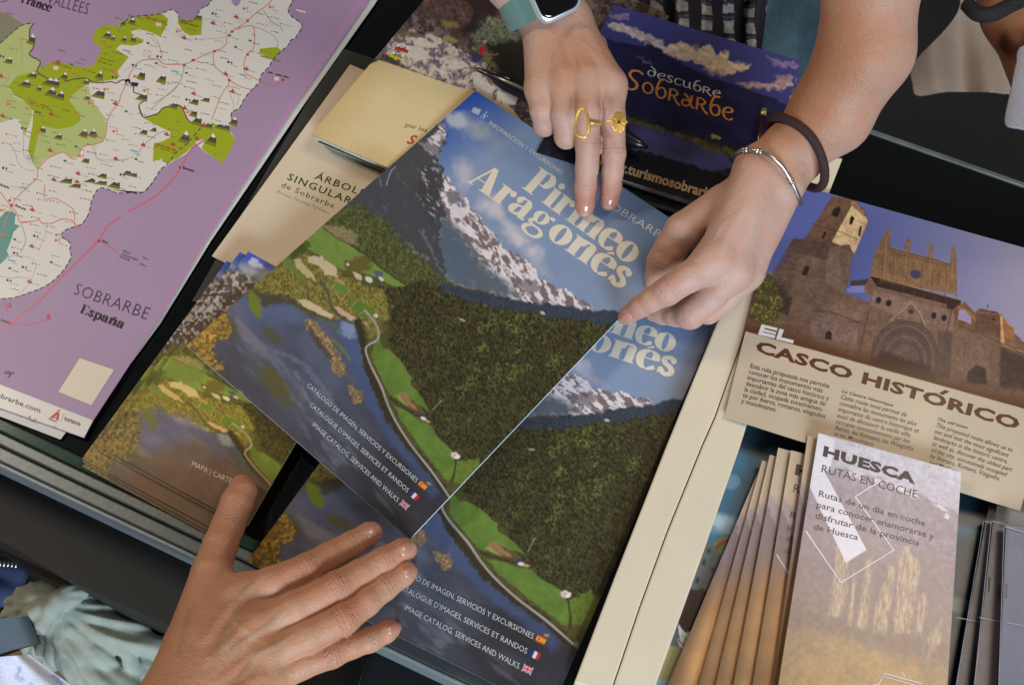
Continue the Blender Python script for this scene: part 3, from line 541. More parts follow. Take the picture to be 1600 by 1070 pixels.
    ln([(1290, 860), (1286, 1000)], 1, (70, 50, 46), .5); ln([(1430, 900), (1425, 1070)], 1, (70, 50, 46), .5); ln([(640, 860), (740, 885)], 1.5, (140, 108, 92), .4)
    for xx in (872, 925, 1000, 1075, 1130, 1200): ln([(xx, 380+.27*(xx-872)), (xx-12, 520+.27*(xx-872))], 1.3, (84, 60, 46), .65); ln([(xx+6, 382+.27*(xx-872)), (xx-6, 520+.27*(xx-872))], .7, (168, 128, 90), .6)
    for sc in (.95, .90, .82, .78, .70, .66, .56, .46): ln([(980+(a-980)*sc, 960+(b-960)*sc) for a, b in [(805, 960), (815, 860), (880, 770), (985, 730), (1090, 780), (1145, 880), (1148, 1010)]], .7, (56, 40, 38), .8)
    for k in range(14): a = 815+k*24; ln([(980+(a-980)*.5, 905+abs(k-7)*3), (a, 940+.2*(a-815))], .6, (54, 40, 38), .45)
    for k in range(9): ln([(500+k*4, 600+k*22), (760-k*3, 660+k*24)], .5, (70, 54, 50), .35); ln([(1290, 720+k*30), (1600, 830+k*32)], .5, (76, 56, 50), .3); ln([(290-k*2, 520+k*26), (640-k*6, 600+k*26)], .5, (66, 50, 46), .35)
    st([(570, 420), (590, 360), (640, 350), (640, 560), (600, 560), (566, 540)], (134, 106, 90), .5, .6, 3); st([(280, 500), (362, 372), (430, 384), (400, 560), (360, 620)], (80, 60, 54), .5, .6, 5); st([(640, 640), (760, 660), (750, 740), (560, 690)], (126, 100, 86), .5, 2, 6); st([(860, 480), (990, 515), (985, 560), (850, 530)], (150, 114, 80), .4, .6, 4)
    ln([(908, 735), (985, 665), (1012, 640)], 1.0, (176, 142, 120)); ln([(1018, 645), (1060, 700), (1085, 760)], 1.0, (176, 142, 120)); ln([(940, 720), (1060, 742)], 1, (150, 120, 102)); p.blob(1120+1012/3.333, 280+690/3.333, 4, 4, 0, (60, 44, 42), .9, .3)
    st([(1150, 800), (1225, 790), (1215, 1040), (1150, 1030)], (84, 62, 56), .8, 1, 3); st([(1480, 880), (1610, 930), (1610, 1100), (1470, 1080)], (62, 44, 40), .8, 2, 6)
    p.grain(.10, 2, 141, 2, mask=(p.c[:, 2] < 120).astype(float))
    p.fill(K([(150, 760), (230, 790), (410, 850), (900, 985), (1300, 1100), (1300, 1200), (100, 900)]), (84, 50, 30), 12, 2, 10, .8)
    # beige lower part
    L = lambda a: 517.5 + .2775*(a-1165)
    p.mix(np.clip(1-(L(x)-y)/30, 0, 1)*(y < L(x)+3)*.85*np.clip((x-1150)/100+.6, 0, 1), (80, 46, 26)); p.mix(np.clip((y-L(x))/.9+.5, 0, 1), (184, 166, 142)); b = (y > L(x)).astype(float)
    p.grain(.03, 60, 150, 2, mask=b)
    return p.c
def art_route(x, y, u, v):
    t = v[:, None]; p = Paint(x, y, (120, 110, 125)); n = fbm(u*300, v*560, 60, 4, 161); f = fbm(u*300, v*560, 9, 4, 165)
    stops = [(0, (164, 164, 178)), (.12, (158, 154, 168)), (.22, (128, 116, 120)), (.4, (114, 98, 102)), (.55, (118, 102, 94)), (.66, (140, 116, 86)), (.75, (144, 117, 82)), (1, (112, 92, 76))]  # golden lower stops put the warm sheen into the print colour
    vs = [s[0] for s in stops]; p.c = np.c_[[np.interp(v, vs, [s[1][k] for s in stops]) for k in range(3)]].T*(.93+.14*n)[:, None]
    X, Y = u*300, v*560; q = Paint(X, Y, (0, 0, 0)); q.c = p.c
    q.fill([(25, 70), (60, 48), (90, 58), (120, 50), (150, 56), (180, 66), (215, 60), (240, 66), (290, 78), (330, 90), (330, 160), (-10, 160), (-10, 100)], lambda a, b: np.array([118, 108, 120.])*(.85+.3*f)[:, None], 5, 4, 12, .8)
    for a, b, c_ in [(80, 60, 14), (180, 62, 20), (205, 66, 10), (262, 76, 12), (276, 90, 8), (130, 58, 10)]: q.blob(a, b, c_, 4, .2, (196, 188, 190), .7, .8, .9, 6)
    q.line([(180, 130), (240, 138), (300, 132)], 1.5, (160, 146, 150), 2, .4)
    rk = lambda a, b: np.array([156, 138, 114.])*(.6+.8*fbm(a, b, 12, 3, 171, .22))[:, None]
    for pl in [[(66, 190), (78, 176), (92, 196), (98, 260), (90, 300), (70, 300)], [(126, 200), (138, 190), (140, 310), (122, 310)], [(160, 240), (176, 196), (184, 200), (178, 310), (150, 310)], [(190, 170), (206, 158), (214, 176), (226, 176), (232, 190), (226, 240), (222, 300), (190, 305)], [(232, 240), (246, 226), (250, 250), (244, 300), (234, 290)], [(256, 300), (270, 280), (280, 262), (282, 300), (262, 330), (246, 322)], [(104, 220), (112, 240), (112, 310), (104, 310)]]: q.fill(pl, rk, 5, 2, 10, .62)
    for a, b, c_, d_ in [(100, 350, 60, 22), (190, 370, 50, 26), (70, 400, 60, 30), (230, 360, 16, 30)]: q.blob(a, b, c_, d_, .1, (158, 128, 86), .5, 1, .6, 16)
    q.fill([(-10, 300), (60, 306), (300, 304), (310, 330), (-10, 330)], (112, 94, 86), 14, 4, 14, .5); q.grain(.10, 6, 177, 3)
    c = q.c; m = Paint(X, Y, (0, 0, 0)); m.c = c
    wht = [(-10, 58), (52, 42), (62, 90), (26, 64), (118, 190), (86, 212), (-6, 80)]
    m.fill([(-4, 0), (34, 4), (34, 60), (22, 66), (124, 182), (88, 212), (-4, 96)], (190, 190, 202), .8, 0, 1, .85)
    return m.c
def art_fan(x, y, u, v):
    c = art_route(x, y, u, v)*1.0; n = fbm(u*60, v*500, 40, 3, 190)
    t = np.clip((v-.30)/.12, 0, 1)[:, None]; sheen = np.array([136, 101, 66.])*((.45+.9*fbm(u*60, v*500, 70, 3, 193))*(.75+.5*np.clip(u/.12, 0, 1)))[:, None]; top = np.array([172, 154, 130.])  # streaky gold sheen is painted into the lower print colour
    k = np.clip((.16+.25*u-v)/.02, 0, 1)[:, None]; c = c*.45+np.array([104, 84, 88.])*.55; c = c*(1-t)+sheen*t; return c*(1-k*.85)+top*k*.85
def art_kids(x, y, u, v):
    p = Paint(x, y, (44, 92, 116)); n = fbm(x, y, 40, 3, 181)
    p.c = np.array([46, 94, 118.])*(.85+.3*n)[:, None]
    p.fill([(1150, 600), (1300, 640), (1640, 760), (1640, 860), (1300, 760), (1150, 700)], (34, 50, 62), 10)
    p.blob(1143, 752, 14, 12, 0, (92, 130, 146), .9, .15); p.blob(1140, 822, 40, 14, .1, (150, 172, 182), .8, .9, .5, 18); p.blob(1120, 812, 30, 10, .1, (170, 184, 190), .7, .9, .5, 14)
    p.blob(1140, 868, 33, 33, 0, (60, 110, 50), 1, .04); p.blob(1140, 868, 30, 30, 0, (140, 120, 60), 1, .04); p.blob(1140, 868, 27, 27, 0, (120, 60, 50), 1, .04); p.blob(1142, 872, 24, 24, 0, (90, 130, 70), 1, .04)
    p.fill([(1060, 960), (1080, 870), (1098, 845), (1115, 850), (1130, 872), (1136, 920), (1130, 1000), (1040, 1040)], (86, 92, 90), 1.5, 1)
    for a, b in [(1100, 878), (1114, 890), (1090, 906), (1122, 906), (1108, 860)]: p.blob(a, b, 3, 5, .3, (40, 44, 46), 1, .3)
    p.fill([(1000, 1000), (1060, 1010), (1090, 1040), (1100, 1100), (1000, 1110)], (150, 142, 96), 3); p.fill([(1000, 1062), (1080, 1062), (1080, 1110), (1000, 1110)], (130, 160, 176), 3)
    p.blob(1076, 1002, 17, 15, .3, (206, 200, 196), 1, .1); p.blob(1080, 946, 30, 24, .6, (34, 20, 20), 1, .06); p.fill([(1056, 930), (1100, 918), (1112, 950), (1080, 985), (1066, 990), (1058, 965)], (48, 26, 24), 1.5)
    p.fill([(1060, 975), (1068, 985), (1076, 994), (1078, 1010), (1066, 1004), (1060, 992)], (206, 202, 198), 1.2); p.line([(1058, 976), (1062, 1000), (1074, 1014)], 1.4, (20, 20, 24), .8); p.blob(1070, 1004, 4, 3, 0, (200, 130, 140), .9, .5); p.line([(1067, 994), (1072, 998)], 1.2, (20, 20, 24), .8)
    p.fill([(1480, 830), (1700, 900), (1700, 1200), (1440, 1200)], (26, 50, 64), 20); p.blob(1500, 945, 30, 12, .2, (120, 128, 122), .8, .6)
    return p.c
# ================================================================== the counter and the setting
def prism(name, px_pts, z1, z0, m, parent=None, bevel=0.0, smooth=False):
    """upright block whose top outline is given in photo pixels at height z1"""
    T = [at(x, y, z1) for x, y in px_pts]; A = sum(T[i][0]*T[(i+1) % len(T)][1]-T[(i+1) % len(T)][0]*T[i][1] for i in range(len(T)))
    if A < 0: T = T[::-1]
    n = len(T); V = [tuple(p) for p in T] + [(p[0], p[1], z0) for p in T]
    F = [tuple(range(n)), tuple(range(2*n-1, n-1, -1))] + [(i, n+i, n+(i+1) % n, (i+1) % n) for i in range(n)]
    me = mesh(name, V, F)
    bm = bmesh.new(); bm.from_mesh(me); bmesh.ops.recalc_face_normals(bm, faces=bm.faces)
    if bevel: bmesh.ops.bevel(bm, geom=list(bm.edges), offset=bevel, segments=2, affect='EDGES', profile=.6)
    bm.to_mesh(me); bm.free()
    return link(name, me, parent, [m])
M_GLASS = mat("dark_counter_glass", (9, 12, 13), 0.10, spec=0.5)
M_EDGE = mat("green_glass_edge", (40, 62, 52), 0.15, noise=.15, nscale=60)
M_ALU = mat("brushed_aluminium", (92, 98, 100), 0.42, metal=0.75, noise=.06, nscale=120, bump=.1, bscale=400)
M_ALU2 = mat("dull_aluminium_edge", (138, 146, 150), 0.5, metal=0.4, noise=.08, nscale=300)
M_BLACK = mat("matt_black_panel", (5, 5, 6), 0.65, noise=.3, nscale=90)
M_BLACKPL = mat("black_plastic", (12, 12, 13), 0.3, coat=.2)
floor = prism("floor", [(-3000, -2600), (4600, -2600), (4600, 3700), (-3000, 3700)], -1.0, -1.05, mat("wooden_floor", (128, 96, 56), 0.6, noise=.25, nscale=12))
tag(floor, kind="structure")
counter = empty("display_counter", at(800, 600, -.02), "dark glass topped display counter with grey metal rails under the brochures", "counter")
NE = lambda x, d=0: (x, 697 + .4745*x + d)                      # near edge of the counter in the photo
prism("glass_top", [(-420, 697-.4745*420-45), (60, -260), (1900, 392), (1500, 697+.4745*1500-45)], 0.0, -.006, M_GLASS, counter, .0008)
prism("glass_rim", [(-420, 697-.4745*420-44), NE(1500, -44), NE(1500, -24), NE(-420, -24)], -.0005, -.012, M_EDGE, counter, .001)
prism("top_rail", [NE(-420, -22), NE(1500, -22), NE(1500, -2), NE(-420, -2)], -.001, -.03, M_ALU, counter, .0012)
prism("lower_rail", [NE(-420, 0), NE(1500, 0), NE(1500, 24), NE(-420, 24)], -.003, -.04, M_ALU, counter, .0012)
prism("rail_lip", [NE(-420, 25), NE(1500, 25), NE(1500, 32), NE(-420, 32)], -.004, -.04, M_ALU2, counter, .001)
prism("cabinet_panel", [NE(-420, 26), NE(1500, 26), (1500, 1560), (300, 994), (262, 975), (120, 912), (0, 843), (-420, 640)], -.075, -.95, M_BLACK, counter)
prism("far_rim", [(1180, 138), (1900, 390), (1900, 397), (1180, 145)], .0015, -.006, mat("pale_glass_edge", (84, 92, 92), .2, noise=.3, nscale=30), counter, .0005)
o = prism("reflection_slab", [(531, 74), (598, 96), (560, 165), (512, 250), (400, 400), (330, 480), (300, 470), (420, 260)], .002, .0002, mat("grey_reflection", (52, 53, 50), .35, noise=.1, nscale=40), None, .0006)  # thin grey slab stands in for a reflection in the counter glass
tag(o, "dark grey slab painted as a reflection in the glass between the purple map and the beige tree leaflet", "painted reflection")
chip = M_ALU2
for k in range(5):
    bmv = bmesh.new(); c = at(268+k*5.5, 862+k*1.4, -.0745); bmesh.ops.create_icosphere(bmv, subdivisions=1, radius=.0007+.0004*(k % 3), matrix=Matrix.Translation(Vector(c)))
    me = bpy.data.meshes.new("paint_chip"); bmv.to_mesh(me); bmv.free(); link("paint_chip", me, counter, [chip])
M_CREAM = mat("cream_painted_board", (207, 196, 175), 0.5, noise=.04, nscale=25, bump=.15, bscale=900)
b1 = prism("divider_board", [(1225, 252), (1262, 252), (1152, 552), (1117, 650), (1097, 695), (1042, 830), (1000, 945), (957, 1072), (954, 1082), (897, 1066), (960, 902), (1041, 697), (1125, 492)], .020, .0005, M_CREAM, None, .0012)
tag(b1, "cream painted divider board right beside the front catalogue, long and narrow", "divider", "cream divider boards")
b2 = prism("divider_board", [(1264, 242), (1317, 247), (1302, 285), (1190, 590), (1157, 696), (1100, 860), (1012, 1105), (944, 1105), (958, 1073), (1001, 946), (1043, 831), (1098, 696), (1118, 651), (1153, 553)], .0205, .0005, M_CREAM, None, .0012)
tag(b2, "cream divider board under the left edge of the cathedral leaflet", "divider", "cream divider boards")
# ================================================================== purple map
M_MAP = mat("map_paper", (156, 130, 162), 0.5, noise=.03, nscale=8, bump=.03)
shm = Sheet([(-60, -330), (800, -330), (131, 684), (-420, 460)], .0045)
def sheet_poly(name, sh, pts, m, parent=None, thick=.0006, off=0.0):
    T = [sh.P(x, y, off) for x, y in pts]; A = sum(T[i][0]*T[(i+1) % len(T)][1]-T[(i+1) % len(T)][0]*T[i][1] for i in range(len(T)))
    if A < 0: T = T[::-1]
    n = len(T); V = [tuple(p) for p in T] + [(p[0], p[1], p[2]-thick) for p in T]
    F = [tuple(range(n)), tuple(range(2*n-1, n-1, -1))] + [(i, n+i, n+(i+1) % n, (i+1) % n) for i in range(n)]
    return link(name, mesh(name, V, F), parent, [m])
mapo = sheet_poly("tourist_map", shm, [(-300, -160), (640, -110), (575, 2), (465, 160), (322, 375), (248, 500), (145, 657), (131, 684), (0, 638), (-460, 470)], M_MAP)
tag(mapo, "large purple hiking map with green and white region and red roads", "map")
WHT = (205, 198, 188); LIME = (146, 158, 32); LG = (168, 176, 112); RED = (178, 60, 52); SAL = (196, 120, 104); DRK = (66, 58, 66); GREY = (168, 160, 158); TAUPE = (132, 116, 104)
I = Ink(shm)
c1 = lambda p: S(0, 0, 2.854, p)
A_ = lambda p: S(0, 0, 5.714, p); B_ = lambda p: S(240, 0, 5.714, p); C_ = lambda p: S(0, 170, 5.714, p); D_ = lambda p: S(200, 150, 5.714, p); E_ = lambda p: S(0, 340, 5.714, p)
I.poly([(-200, 530), (0, 600.5), (145.5, 656.5), (131.2, 683.2), (0, 637), (-220, 556)], (204, 196, 186))
for pts in [[(560, -30), (575, 2), (465, 160), (322, 375), (248, 500), (242, 496), (316, 370), (458, 154), (563, -6)]]: I.poly(pts, (166, 128, 160))
white = A_([(-200, 540), (0, 390), (190, 230), (300, 212), (270, 262), (265, 340), (300, 420), (260, 490), (360, 555), (330, 630), (480, 545), (600, 570), (760, 610), (840, 580), (870, 520), (910, 440), (820, 360), (860, 270), (935, 220), (1080, 245), (1050, 215), (1150, 165), (1250, 145), (1420, 130), (1540, 85), (1590, 130), (1600, 178), (1740, 185), (1790, 80), (1850, 60), (1890, 0), (1880, -90)]) + B_([(1250, -90), (1240, 0), (1200, 90), (1220, 140), (1330, 225), (1290, 300), (1270, 340), (1215, 365), (1210, 405), (1150, 450), (1060, 540), (1030, 600), (960, 670), (940, 740), (860, 820), (800, 900), (770, 965), (700, 1000), (690, 1030)]) + D_([(915, 170), (920, 230), (912, 310), (960, 400), (850, 605), (660, 480), (600, 420), (520, 520), (410, 580), (290, 660), (220, 770), (130, 865), (0, 862)]) + C_([(1280, 745), (1050, 752), (970, 720), (900, 705), (850, 750), (810, 850), (795, 930), (730, 1030)]) + E_([(620, 95), (560, 130), (545, 165), (630, 230), (620, 290), (640, 340), (600, 420), (560, 480), (480, 560), (390, 620), (260, 670), (120, 715), (0, 725), (-300, 700)])
I.poly(white, WHT)
I.poly(E_([(0, 0), (60, -60), (140, -40), (130, 60), (180, 70), (120, 130), (100, 200), (60, 300), (80, 330), (40, 380), (0, 420), (-30, 420), (-30, 0)]), (92, 138, 130))
I.poly(C_([(60, 1070), (80, 960), (110, 900), (135, 960), (130, 1070)]), (92, 138, 130))
I.poly(A_([(-200, 540), (0, 390), (190, 230), (300, 212), (270, 262), (265, 340), (300, 420), (260, 490), (360, 555), (330, 630), (150, 690), (75, 770), (120, 860), (220, 910), (280, 960), (300, 1070)]) + C_([(290, 60), (220, 250), (200, 190), (180, 100), (130, 88), (0, 128), (-200, 160)]), LG)
I.poly(C_([(300, 0), (700, 0), (760, 40), (880, 90), (960, 130), (950, 240), (920, 300), (830, 330), (750, 330), (700, 420), (640, 440), (580, 390), (500, 410), (400, 450), (330, 545), (290, 480), (280, 300)]), LG)
I.poly(A_([(620, 860), (700, 780), (790, 770), (820, 900), (900, 1000), (960, 1080), (700, 1090), (640, 960)]), LG)
I.poly(A_([(0, 300), (-200, 300), (-200, 100), (0, 115), (60, 120), (190, 210), (185, 235), (0, 390), (-200, 540)]), (128, 122, 100))
I.poly(A_([(330, 630), (480, 545), (600, 570), (760, 610), (840, 580), (870, 520), (910, 440), (820, 360), (860, 270), (935, 220), (1080, 245), (1050, 212), (1150, 165), (1250, 145), (1440, 120), (1505, 175), (1480, 250), (1430, 330), (1340, 290), (1240, 262), (1165, 285), (1210, 330), (1285, 358), (1270, 385), (1190, 412), (1080, 400), (1035, 440), (1100, 480), (1150, 510), (1050, 640), (1062, 698), (1000, 715), (860, 738), (800, 745), (720, 790), (650, 850), (620, 900), (700, 1010), (725, 1080)]) + C_([(700, 120), (640, 160), (520, 185), (400, 160), (350, 220), (320, 330), (295, 440), (290, 480), (250, 380), (265, 280), (290, 150), (300, 0)]) + A_([(290, 980), (210, 900), (120, 850), (75, 770), (150, 685)]), LIME)
I.poly(B_([(220, 170), (365, 182), (360, 140), (400, 130), (435, 150), (430, 250), (425, 312), (330, 322), (270, 290), (215, 210)]), LIME)
I.poly(B_([(945, 440), (1030, 428), (1100, 424), (1155, 462), (1110, 495), (1065, 540), (1000, 505), (950, 478)]), LIME)
I.poly(D_([(130, 190), (150, 205), (200, 235), (290, 280), (330, 300), (375, 320), (380, 370), (320, 400), (230, 430), (222, 590), (300, 560), (320, 595), (360, 600), (440, 560), (520, 505), (610, 410), (660, 388), (690, 400), (655, 470), (760, 545), (850, 605), (960, 400), (915, 330), (915, 300), (820, 270), (735, 230), (650, 272), (550, 235), (510, 150), (480, 90), (440, 75), (360, 95), (310, 110), (270, 155), (200, 185)]), LIME, 0)
I.poly(B_([(690, 0), (700, -60), (780, -60), (775, 25), (735, 65), (705, 30)]), (156, 130, 172))
# boundary and roads
bd = (70, 62, 82)
for pts in [A_([(1080, 245), (1150, 165), (1250, 145), (1420, 130), (1540, 85), (1590, 130), (1600, 178), (1740, 185), (1790, 80), (1850, 60), (1890, 0)]), B_([(1250, -20), (1240, 20), (1200, 90), (1220, 140), (1330, 225), (1290, 300), (1270, 340), (1215, 365), (1210, 405), (1150, 450), (1060, 540), (1030, 600), (960, 670), (940, 740), (860, 820), (800, 900), (770, 965), (700, 1000), (690, 1040)]),
            D_([(650, 285), (560, 390), (500, 450), (420, 515), (360, 600), (290, 660), (220, 770), (130, 865), (0, 862)]), C_([(1280, 745), (1050, 752), (970, 720), (900, 705), (850, 750), (810, 850), (795, 930), (730, 1030)]) + E_([(620, 95), (560, 130), (545, 165), (630, 230), (620, 290), (640, 340), (600, 420), (560, 480), (480, 560), (390, 620), (260, 670), (120, 715), (0, 725)]), A_([(0, 390), (190, 230), (300, 212)])]:
    I.line(pts, 1.7, bd, 4, dash=(7, 3.4))
for pts in [A_([(300, 212), (268, 262), (265, 340), (300, 420), (260, 490), (360, 555), (330, 635), (400, 690), (470, 720), (560, 700), (590, 730), (650, 710), (760, 700), (830, 735), (920, 742), (990, 730), (1040, 745), (1090, 715), (1140, 730), (1190, 770), (1195, 825), (1260, 850), (1290, 900), (1240, 940), (1275, 1045)]), D_([(95, 95), (130, 185), (200, 180), (270, 155), (310, 110), (380, 92), (460, 85), (500, 140), (545, 225), (650, 270), (730, 275)])]:
    I.line(pts, 1.9, (98, 68, 62), 3)
for pts in [A_([(0, 1500), (960, 1080), (990, 1010), (1060, 920), (1080, 850), (1140, 720), (1170, 640), (1260, 545), (1350, 535), (1410, 535), (1470, 575), (1600, 570)][1:]), B_([(0, 530), (40, 532), (95, 575), (270, 575), (350, 545), (440, 500), (530, 460), (600, 440), (650, 390), (655, 330), (740, 260), (840, 190), (900, 130), (1000, 60), (1060, 0), (1090, -60)]), B_([(740, 260), (870, 230), (900, 290), (890, 440), (830, 490), (810, 640), (940, 720)]), B_([(530, 460), (550, 600), (680, 715), (600, 860), (520, 1070)]), B_([(680, 715), (760, 770), (900, 810)]),
            C_([(960, 90), (940, 250), (900, 300), (820, 320), (740, 345), (680, 440), (640, 445), (570, 390), (500, 410), (420, 450), (340, 545), (330, 620), (230, 710), (130, 820), (100, 870), (0, 740)]), C_([(100, 870), (150, 930), (185, 1015), (320, 1000), (345, 985), (380, 1025), (470, 1020), (540, 990), (640, 995), (690, 1060)]), E_([(185, 40), (320, 30), (345, 15), (380, 50), (470, 50), (540, 15), (640, 25), (690, 80), (790, 150), (840, 240)]), C_([(400, 680), (400, 810), (490, 800), (650, 895), (665, 1000)]), C_([(100, 870), (80, 930), (30, 1060)])]:
    I.line(pts, 1.5, SAL, 3); 
for pts in [E_([(1080, -10), (1040, 20), (960, 80), (880, 200), (840, 245), (700, 390), (560, 520), (440, 650), (330, 760), (200, 860), (85, 945), (0, 965)]), D_([(690, 395), (600, 450), (530, 520), (470, 640), (380, 770), (250, 890), (120, 970), (0, 1030)]), E_([(880, 200), (960, 250), (1060, 320)]), B_([(940, 720), (1060, 770), (1150, 715)]), E_([(85, 945), (270, 955), (450, 900)])]:
    I.line(pts, 2.6 if pts[0][0] > 100 and len(pts) > 5 else 1.3, (186, 112, 128), 3); I.line(pts, .8, (206, 74, 72), 3, dash=(5, 2.5))
rnd = random.Random(4)
for pts in [C_([(90, 310), (140, 400), (160, 480), (230, 545), (320, 550)]), C_([(820, 330), (870, 430), (900, 450), (1150, 460)]), C_([(1220, 430), (1280, 330), (1400, 230), (1480, 200)]), C_([(840, 340), (860, 440), (940, 470), (1080, 460), (1200, 430)]), A_([(190, 600), (200, 480), (190, 420), (205, 320)]), A_([(0, 660), (60, 640), (80, 700), (40, 760)]), B_([(0, 330), (50, 400), (75, 500)]), B_([(480, 170), (590, 200), (640, 250), (640, 330), (480, 350), (300, 350), (180, 310)]), B_([(980, 100), (1060, 200), (1130, 240), (1150, 280)]), B_([(870, 230), (1040, 300), (1110, 380), (1100, 430)]), B_([(660, 780), (690, 860), (720, 960), (700, 970)]), B_([(700, 790), (760, 870), (740, 950)]), B_([(0, 930), (200, 790), (270, 620), (250, 600)]), A_([(1600, 750), (1480, 860), (1340, 990)]), B_([(60, 760), (150, 750), (220, 730)]), E_([(20, 400), (80, 350), (160, 340), (280, 365), (320, 440), (250, 600), (160, 690)]), E_([(185, 40), (230, 200), (180, 310)]), E_([(410, 60), (400, 170), (340, 300)]), A_([(1100, 640), (1260, 545)]), A_([(1340, 330), (1440, 450), (1440, 520)]), C_([(170, 110), (210, 200), (215, 420), (300, 500)]), E_([(0, 520), (100, 540), (170, 530), (255, 545)])]:
    I.line(pts, rnd.choice([.7, .9, 1.0]), rnd.choice([(150, 130, 128), (128, 122, 124), (172, 150, 148)]), 4)
def peak(x, y, w, h, cap=True):
    x, y = x, y; q = .30
    I.poly([(x-w*.6, y+h*.35), (x-w*.1, y-h*.2), (x+w*.1, y-h*.5), (x+w*.35, y-h*.05), (x+w*.3, y+h*.65)], (70, 74, 56))
    I.poly([(x-w*.6, y+h*.35), (x-w*.42, y+h*.14), (x+w*.32, y+h*.36), (x+w*.3, y+h*.65)], (120, 116, 40))
    if cap: I.poly([(x-w*.1, y-h*.2), (x+w*.1, y-h*.5), (x+w*.30, y-h*.12), (x+w*.12, y-h*.10), (x+w*.03, y-h*.16)], (214, 208, 204))
for f, l in [(A_, [(285, 350, 90, 100), (960, 310, 90, 70), (1110, 350, 60, 50), (1190, 350, 70, 60), (1180, 190, 80, 60), (1100, 210, 60, 40), (80, 540, 90, 60), (290, 670, 110, 60), (230, 745, 120, 70), (350, 790, 60, 50), (440, 730, 130, 70), (490, 740, 120, 80), (460, 820, 120, 90), (540, 850, 100, 80), (575, 680, 80, 70), (890, 670, 80, 80), (770, 730, 70, 50), (1265, 665, 90, 90), (1445, 700, 90, 90), (890, 830, 130, 90), (780, 870, 60, 50), (1275, 860, 120, 80), (1010, 340, 50, 50)]),
             (B_, [(80, 695, 90, 80), (370, 900, 90, 70), (470, 885, 90, 50), (360, 1010, 80, 70), (400, 150, 80, 60)]), (D_, [(410, 80, 90, 70), (590, 150, 80, 70), (620, 215, 110, 90), (725, 260, 80, 60), (820, 265, 90, 60), (880, 275, 90, 70), (945, 225, 90, 80), (510, 365, 110, 110), (750, 385, 110, 110), (145, 315, 80, 60), (230, 300, 70, 40)]),
             (C_, [(380, 185, 80, 60), (525, 245, 80, 60), (750, 215, 90, 80), (830, 215, 90, 80), (770, 455, 80, 60), (920, 590, 90, 60), (1140, 565, 80, 60), (1200, 585, 70, 50), (600, 635, 130, 60), (680, 680, 120, 50), (810, 640, 120, 40), (910, 655, 130, 50), (1030, 670, 120, 80)])]:
    for x, y, w, h in l: (X, Y), = f([(x, y)]); peak(X, Y, w/5.714, h/5.714, h > 45)
def squig(x, y, L, c, w=1.1):                                   # place names too small to read: a short broken grey rule
    n = rnd.randint(2, 4); a = .30+rnd.uniform(-.03, .03); k = 0
    for i in range(n):
        l = L/n*rnd.uniform(.55, .9); I.line([(x+k, y+k*a), (x+k+l, y+(k+l)*a)], w, c, 0); k += L/n
def dotn(x, y, c=RED, r=1.2): I.disc(x, y, r, c, 6)
def inside(x, y, P):
    r = False
    for i in range(len(P)):
        (x1, y1), (x2, y2) = P[i], P[i-1]
        if (y1 > y) != (y2 > y) and x < (x2-x1)*(y-y1)/(y2-y1)+x1: r = not r
    return r
placed = []; I.step = 2e-9
for k in range(1500):
    x = rnd.uniform(0, 462); y = rnd.uniform(0, 460)
    if not inside(x, y, white) or not inside(x+16, y+6, white): continue
    if any(abs(x-a) < 17 and abs(y-b) < 8 for a, b in placed): continue
    placed.append((x, y)); t = rnd.random()
    squig(x+3, y, rnd.uniform(8, 15), rnd.choice([(120, 110, 112), (96, 88, 92), (150, 130, 126)]), rnd.choice([.7, .8, 1.1]))
    if t < .55: dotn(x, y, rnd.choice([RED, (168, 70, 60), (120, 84, 80)]), rnd.uniform(.8, 1.4))
    elif t < .68: I.poly([(x-4, y-2), (x-2.5, y-4), (x-1, y-3.4), (x+1, y-7), (x+2, y-3), (x+4, y-3), (x+3, y+1.2), (x-1, y)], (166, 70, 76))
    elif t < .76: dotn(x-1, y-4, (200, 110, 60), 2.4); dotn(x+4, y-4.5, (206, 130, 84), 1.8)
    elif t < .82: dotn(x, y-4, (70, 70, 110), 2.2); dotn(x+5, y-3, (50, 50, 60), 1.6)
    elif t < .88: I.poly([(x-3, y-5), (x+2, y-4), (x+1, y-1), (x-3, y-2)], (70, 104, 92))
    elif t < .92: I.line([(x-4, y-5), (x+8, y-2)], 2.2, (120, 150, 190), 0)
I.off += 4e-5; I.step = 5e-7
for f, l in [(B_, [(700, 285), (840, 188), (355, 540), (675, 718), (545, 460), (1155, 715), (840, 490)]), (C_, [(100, 860), (85, 820)]), (E_, [(880, 210), (85, 945)]), (D_, [(463, 640)])]:
    for p in l: (X, Y), = f([p]); dotn(X, Y, (190, 48, 48), 2.3)
for f, l in [(A_, [(500, 610), (1420, 220), (1310, 490)]), (B_, [(45, 220), (1100, 705), (770, 190), (1050, 220)])]:
    for p in l: (X, Y), = f([p]); I.poly([(X-4, Y-3.5), (X+4, Y-2.5), (X+3.5, Y+3.5), (X-4, Y+2.5)], (212, 186, 168))
for x, y, L in [(A_([(250, 900)])[0] + (38,)), (A_([(265, 925)])[0] + (36,)), (A_([(890, 520)])[0] + (24,)), (A_([(870, 545)])[0] + (26,)), (A_([(460, 560)])[0] + (36,)), (A_([(1300, 150)])[0] + (36,)), (A_([(1310, 165)])[0] + (34,)), (A_([(745, 620)])[0] + (20,)), (B_([(230, 185)])[0] + (32,)), (B_([(235, 200)])[0] + (30,)), (B_([(960, 500)])[0] + (36,)), (D_([(240, 425)])[0] + (36,)), (D_([(235, 450)])[0] + (36,)), (C_([(1400, 320)])[0] + (32,)), (A_([(560, 980)])[0] + (12,))]: squig(x, y, L, (150, 96, 24), 1.5)
